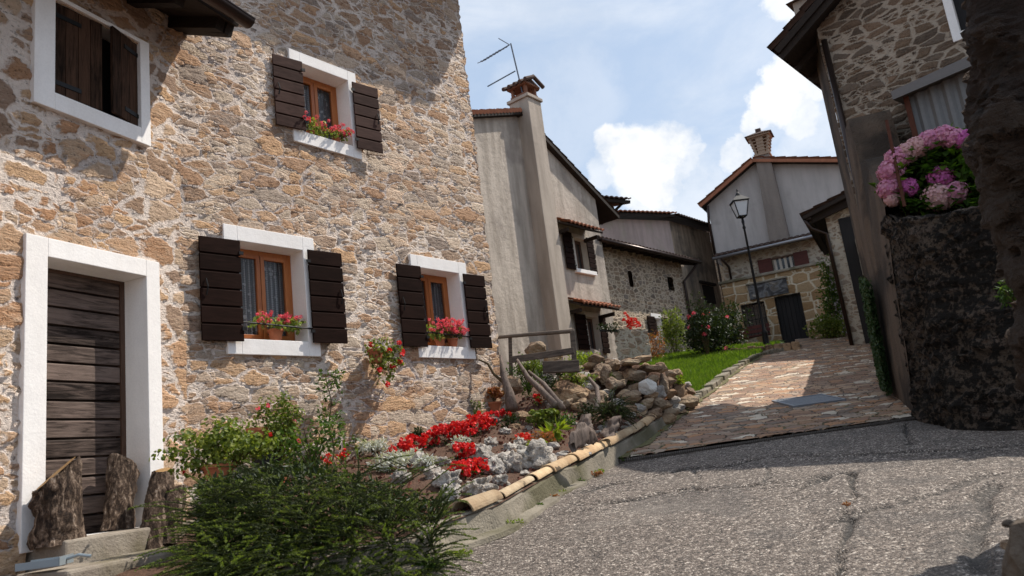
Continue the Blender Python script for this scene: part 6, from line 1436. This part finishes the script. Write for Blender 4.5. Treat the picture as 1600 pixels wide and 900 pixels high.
BLM = [(1418, 294, 14, 'hyd2'), (1470, 277, 16, 'hyd2'), (1467, 308, 20, 'hyd3'), (1493, 301, 16, 'hyd'), (1392, 268, 17, 'hyd'), (1390, 295, 15, 'hyd'), (1402, 248, 17, 'hyd'), (1420, 238, 15, 'hyd3'), (1434, 230, 15, 'hyd3'), (1452, 220, 15, 'hyd'), (1474, 213, 15, 'hyd'), (1490, 217, 15, 'hyd'), (1506, 219, 14, 'hyd2'), (1523, 233, 8, 'hyd2'), (1395, 312, 10, 'hyd3')]
for (u, v, r_, mm) in BLM:
    p = P_(u, v, DH-.30)-hp; rr = r_/1200*DH*1.12; b = MB()
    b.lathe([(rr*.84*sin(pi*k/6)+.001, rr*.84*-cos(pi*k/6)) for k in range(7)], tuple(p), 12)
    for k in range(230):
        d = rv(); d = V((d.x, d.y, d.z*.85)); c = p+d*rr*rnd.uniform(.90, 1.04); nr = d.normalized(); a = nr.orthogonal().normalized(); bb = nr.cross(a); s_ = .019; an = rnd.random()*6
        a, bb = a*cos(an)+bb*sin(an), bb*cos(an)-a*sin(an)
        b.add([c+nr*.004]+[c+(a*i_+bb*j_)*s_+nr*rnd.uniform(-.004, .008) for i_, j_ in ((1, .35), (.35, 1), (-.35, 1), (-1, .35), (-1, -.35), (-.35, -1), (.35, -1), (1, -.35))], [(0, 1, 2), (0, 3, 4), (0, 5, 6), (0, 7, 8), (0, 2, 3), (0, 4, 5), (0, 6, 7), (0, 8, 1)])
    b.build('flower_head', M[mm], e)
b = MB(); a_ = P_(1385, 188, DH-.4); c_ = P_(1408, 300, DH-.5); b.tube([a_, c_+V((0, 0, -.2))], .022, 8); tag(recentre(b.build('iron_post', M['rust'])), 'rusty leaning iron post in front of the hydrangea', 'post')
b = MB(); a_ = P_(1340, 160, 15.0); c_ = P_(1346, 200, 15.0); b.tube([a_, c_-V((0, 0, .15))], .02, 8); tag(recentre(b.build('metal_pipe', M['zinc'])), 'short pale metal pipe standing on the pier top', 'pipe')
# ivy curtain on the side wall
e = plant('ivy', V(((Pa.x+Q_.x)/2+.4, (Pa.y+Q_.y)/2, 0)), 'curtain of small leaved green ivy hanging on the lane wall', 'ivy'); lf = MB()
for k in range(7000):
    x = rnd.uniform(-.08, Ls*.36); z = rnd.uniform(0, 1)**.9*1.75*(1-.3*rnd.random()*x/(Ls*.36))
    p = sw.w(x, -.02-rnd.random()*.10+.22*(z/5)**1.5, z+.12+zR(sw.w(x, 0, 0).y)+.3)-e.location; p.z = p.z-.0
    round_leaf(lf, p, (-sw.Y+rv()*.6).normalized(), .022, 5)
lf.build('leaves', M['ivy'], e)
tuft('fern', 0, 0, (.12, .08, .14), 320, .06, 'leaf', 'small fern rooted in the dark mossy wall', 'fern', 0, .02, base=P_(1572, 468, 9.3)-V((.05, .2, .1)))
# bushes in front of the far houses
def bush(u, v, D_, rad, n, L, m, label, cat='bush', extra=None, name='bush'):
    p = P_(u, v, D_); p.z = zR(p.y); return tuft(name, 0, 0, rad, n, L, m, label, cat, .02, base=p, extra=extra, stems=16)
bush(1112, 545, 22.5, (.75, .5, .75), 2600, .11, 'leafD', 'large dark rose bush at the far side of the lawn', 'rose bush', ('pink', 8, .05), 'rose_bush')
bush(1104, 545, 22.0, (.28, .3, 1.0), 700, .10, 'leafD', 'tall narrow rose shoots rising from the dark bush', 'rose bush', ('pink', 4, .06), 'rose_bush')
bush(1148, 540, 25.2, (.6, .4, .75), 1500, .11, 'leafD', 'dark shrub in the shade at the corner of the golden block house', 'bush')
bush(1058, 560, 24, (.45, .35, .80), 1500, .09, 'leafG', 'loose yellow green rose bush against the stone cottage', 'rose bush', ('silver', 5, .05), 'rose_bush')
bush(1012, 565, 22.5, (.6, .3, .5), 900, .07, 'rusty_leaf', 'dry thin climber tangled in front of the cottage wall', 'vine', None, 'climbing_vine')
bush(1295, 525, 25.8, (.62, .45, .38), 1300, .11, 'leafG', 'yellow green shrub between the golden block house and the downpipe', 'bush')
bush(1300, 470, 26.8, (.32, .35, 1.35), 1500, .11, 'leaf', 'tall green climber at the right corner of the golden block house', 'vine', None, 'climbing_vine')
p = P_(985, 512, 21.5); e = plant('flower_box', p, 'long planter with red geraniums on a rail before the cottage', 'flower box'); b = MB(); b.bar((-.9, -.5, -.05), (.7, .5, -.12), .05, .05); b.build('rail', M['iron'], e); b = MB(); lf = MB()
for k in range(26): blossom(b, (rnd.gauss(.05, .12), rnd.gauss(0, .08), rnd.gauss(.12, .09)), .05, 14, .03)
for k in range(18): clump(lf, (rnd.uniform(-.9, -.3), rnd.uniform(-.5, -.2), rnd.uniform(-.05, .1)), (.09, .09, .07), 12, .07)
b.build('blossoms', M['redor'], e); lf.build('leaves', M['leafD'], e)
# low garden wall before the cottage
p0_, p1_ = P_(965, 556, 21.2), P_(1018, 556, 21.6); b = MB(); d_ = p1_-p0_
b.sheet(lambda i, j: p0_+d_*(i/30)+V((.05*mn.noise(V((i*.6, j*.6, 0))), 0, -.4+1.15*j/16+.05*mn.noise(V((i*.5, 1, 0))))), 30, 16); b.sheet(lambda i, j: p0_+d_*(i/30)+V((-.02*j, .1*j, .75+.05*mn.noise(V((i*.5, 1, 0))))), 30, 4)
tag(recentre(b.build('garden_wall', M['stoneE2'], None, smooth=True)), 'low rubble garden wall in front of the stone cottage', 'wall')
# power line
b = MB(); a_, c_ = D3.w(xq-.3, -.3, zq-.1), E_.w(4.2, .55, zg+1.6)
b.tube([a_.lerp(c_, k/12)+V((0, 0, -.25*sin(pi*k/12))) for k in range(13)], .012, 5); tag(recentre(b.build('overhead_cable', M['iron'])), 'thin overhead cable running from the barn to the block house', 'cable')

# ------------------------------------------------------------------ sun and sky
SAZ, SEL = 66, 54
sun = bpy.data.lights.new('sun', 'SUN'); sun.energy = 5; sun.angle = R(.53); sun.color = (1, .94, .85)
so = bpy.data.objects.new('sun', sun); COL.objects.link(so); sd_ = V((sin(R(SAZ))*cos(R(SEL)), cos(R(SAZ))*cos(R(SEL)), sin(R(SEL))))
so.rotation_euler = sd_.to_track_quat('Z', 'Y').to_euler(); so.location = sd_*50
w = bpy.data.worlds.new('World'); sc.world = w; w.use_nodes = True; nt = w.node_tree; q = G(nt); bg = nt.nodes['Background']
sky = q.n('TexSky', _sky_type='NISHITA', _sun_disc=False, _sun_elevation=R(SEL), _sun_rotation=R(SAZ), _air_density=1.0, _dust_density=1.6, _ozone_density=1.2)
dv = q.n('TexCoord').outputs['Generated']
wd_ = q.noise(dv, 7.5, 9, .62).outputs['Color']; wsub = q.n('VectorMath', _operation='SUBTRACT', i0=wd_, i1=(.5, .5, .5)); wsc = q.n('VectorMath', _operation='SCALE', i0=wsub, Scale=.13); dw0 = q.n('VectorMath', _operation='ADD', i0=dv, i1=wsc); dw_ = q.n('VectorMath', _operation='NORMALIZE', i0=dw0)
fnz = q.noise(dv, 9, 8, .62).outputs[0]
acc = None
for u, v, r_, st_ in [(985, 240, 2.9, 1.0), (955, 222, 2.0, 1), (1030, 262, 3.2, 1), (1075, 268, 1.6, .7), (930, 262, 1.6, .6), (1000, 280, 2.4, .8), (1060, 325, 4.5, .5), (1225, 140, 2.6, 1), (1195, 165, 2.4, 1), (1250, 180, 2.2, .8), (1270, 110, 3.0, .95), (1180, 185, 1.6, .9), (1240, 20, 2.2, .8), (1255, 45, 1.4, .7), (1160, 238, 1.6, .8), (880, 160, 5.5, .22), (1110, 340, 5, .5), (1300, 230, 4, .5), (820, 210, 3.5, .15)]:
    d = ray(u, v).normalized(); dt = q.n('VectorMath', _operation='DOT_PRODUCT', i0=dw_, i1=tuple(d)).outputs['Value']
    c = q.m('MULTIPLY', q.ss(dt, cos(R(r_*.98)), cos(R(r_*.58))), st_); acc = c if acc is None else q.m('MAXIMUM', acc, c)
cir = q.noise(q.n('Mapping', Vector=dv, Scale=(1, 1, 2.6)), 2.1, 8, .62, .4).outputs[0]
wisp = q.m('MULTIPLY', q.ss(cir, .42, .70), .42)
zen = q.n('SeparateXYZ', i0=dv).outputs[2]
cl = q.m('MAXIMUM', q.m('MULTIPLY', acc, q.ss(fnz, .30, .50, .45, 1)), wisp)
hz_ = q.ss(zen, .50, .10, 0, .30); cl = q.m('MAXIMUM', cl, hz_)
shade = q.ss(fnz, .35, .65)
cc = q.mix(shade, (6.6, 6.9, 7.3), (8.6, 8.6, 8.6))
skc = q.mix(.58, sky, (4.9, 6.1, 7.7))
nt.links.new(q.mix(cl, skc, cc), bg.inputs[0]); bg.inputs[1].default_value = .132
sc.view_settings.view_transform = 'Standard'; sc.view_settings.look = 'None'; sc.view_settings.exposure = 0; sc.view_settings.gamma = 1
sc.render.engine = 'CYCLES'; sc.cycles.use_denoising = True; sc.cycles.max_bounces = 6; sc.cycles.diffuse_bounces = 4; sc.cycles.transparent_max_bounces = 12
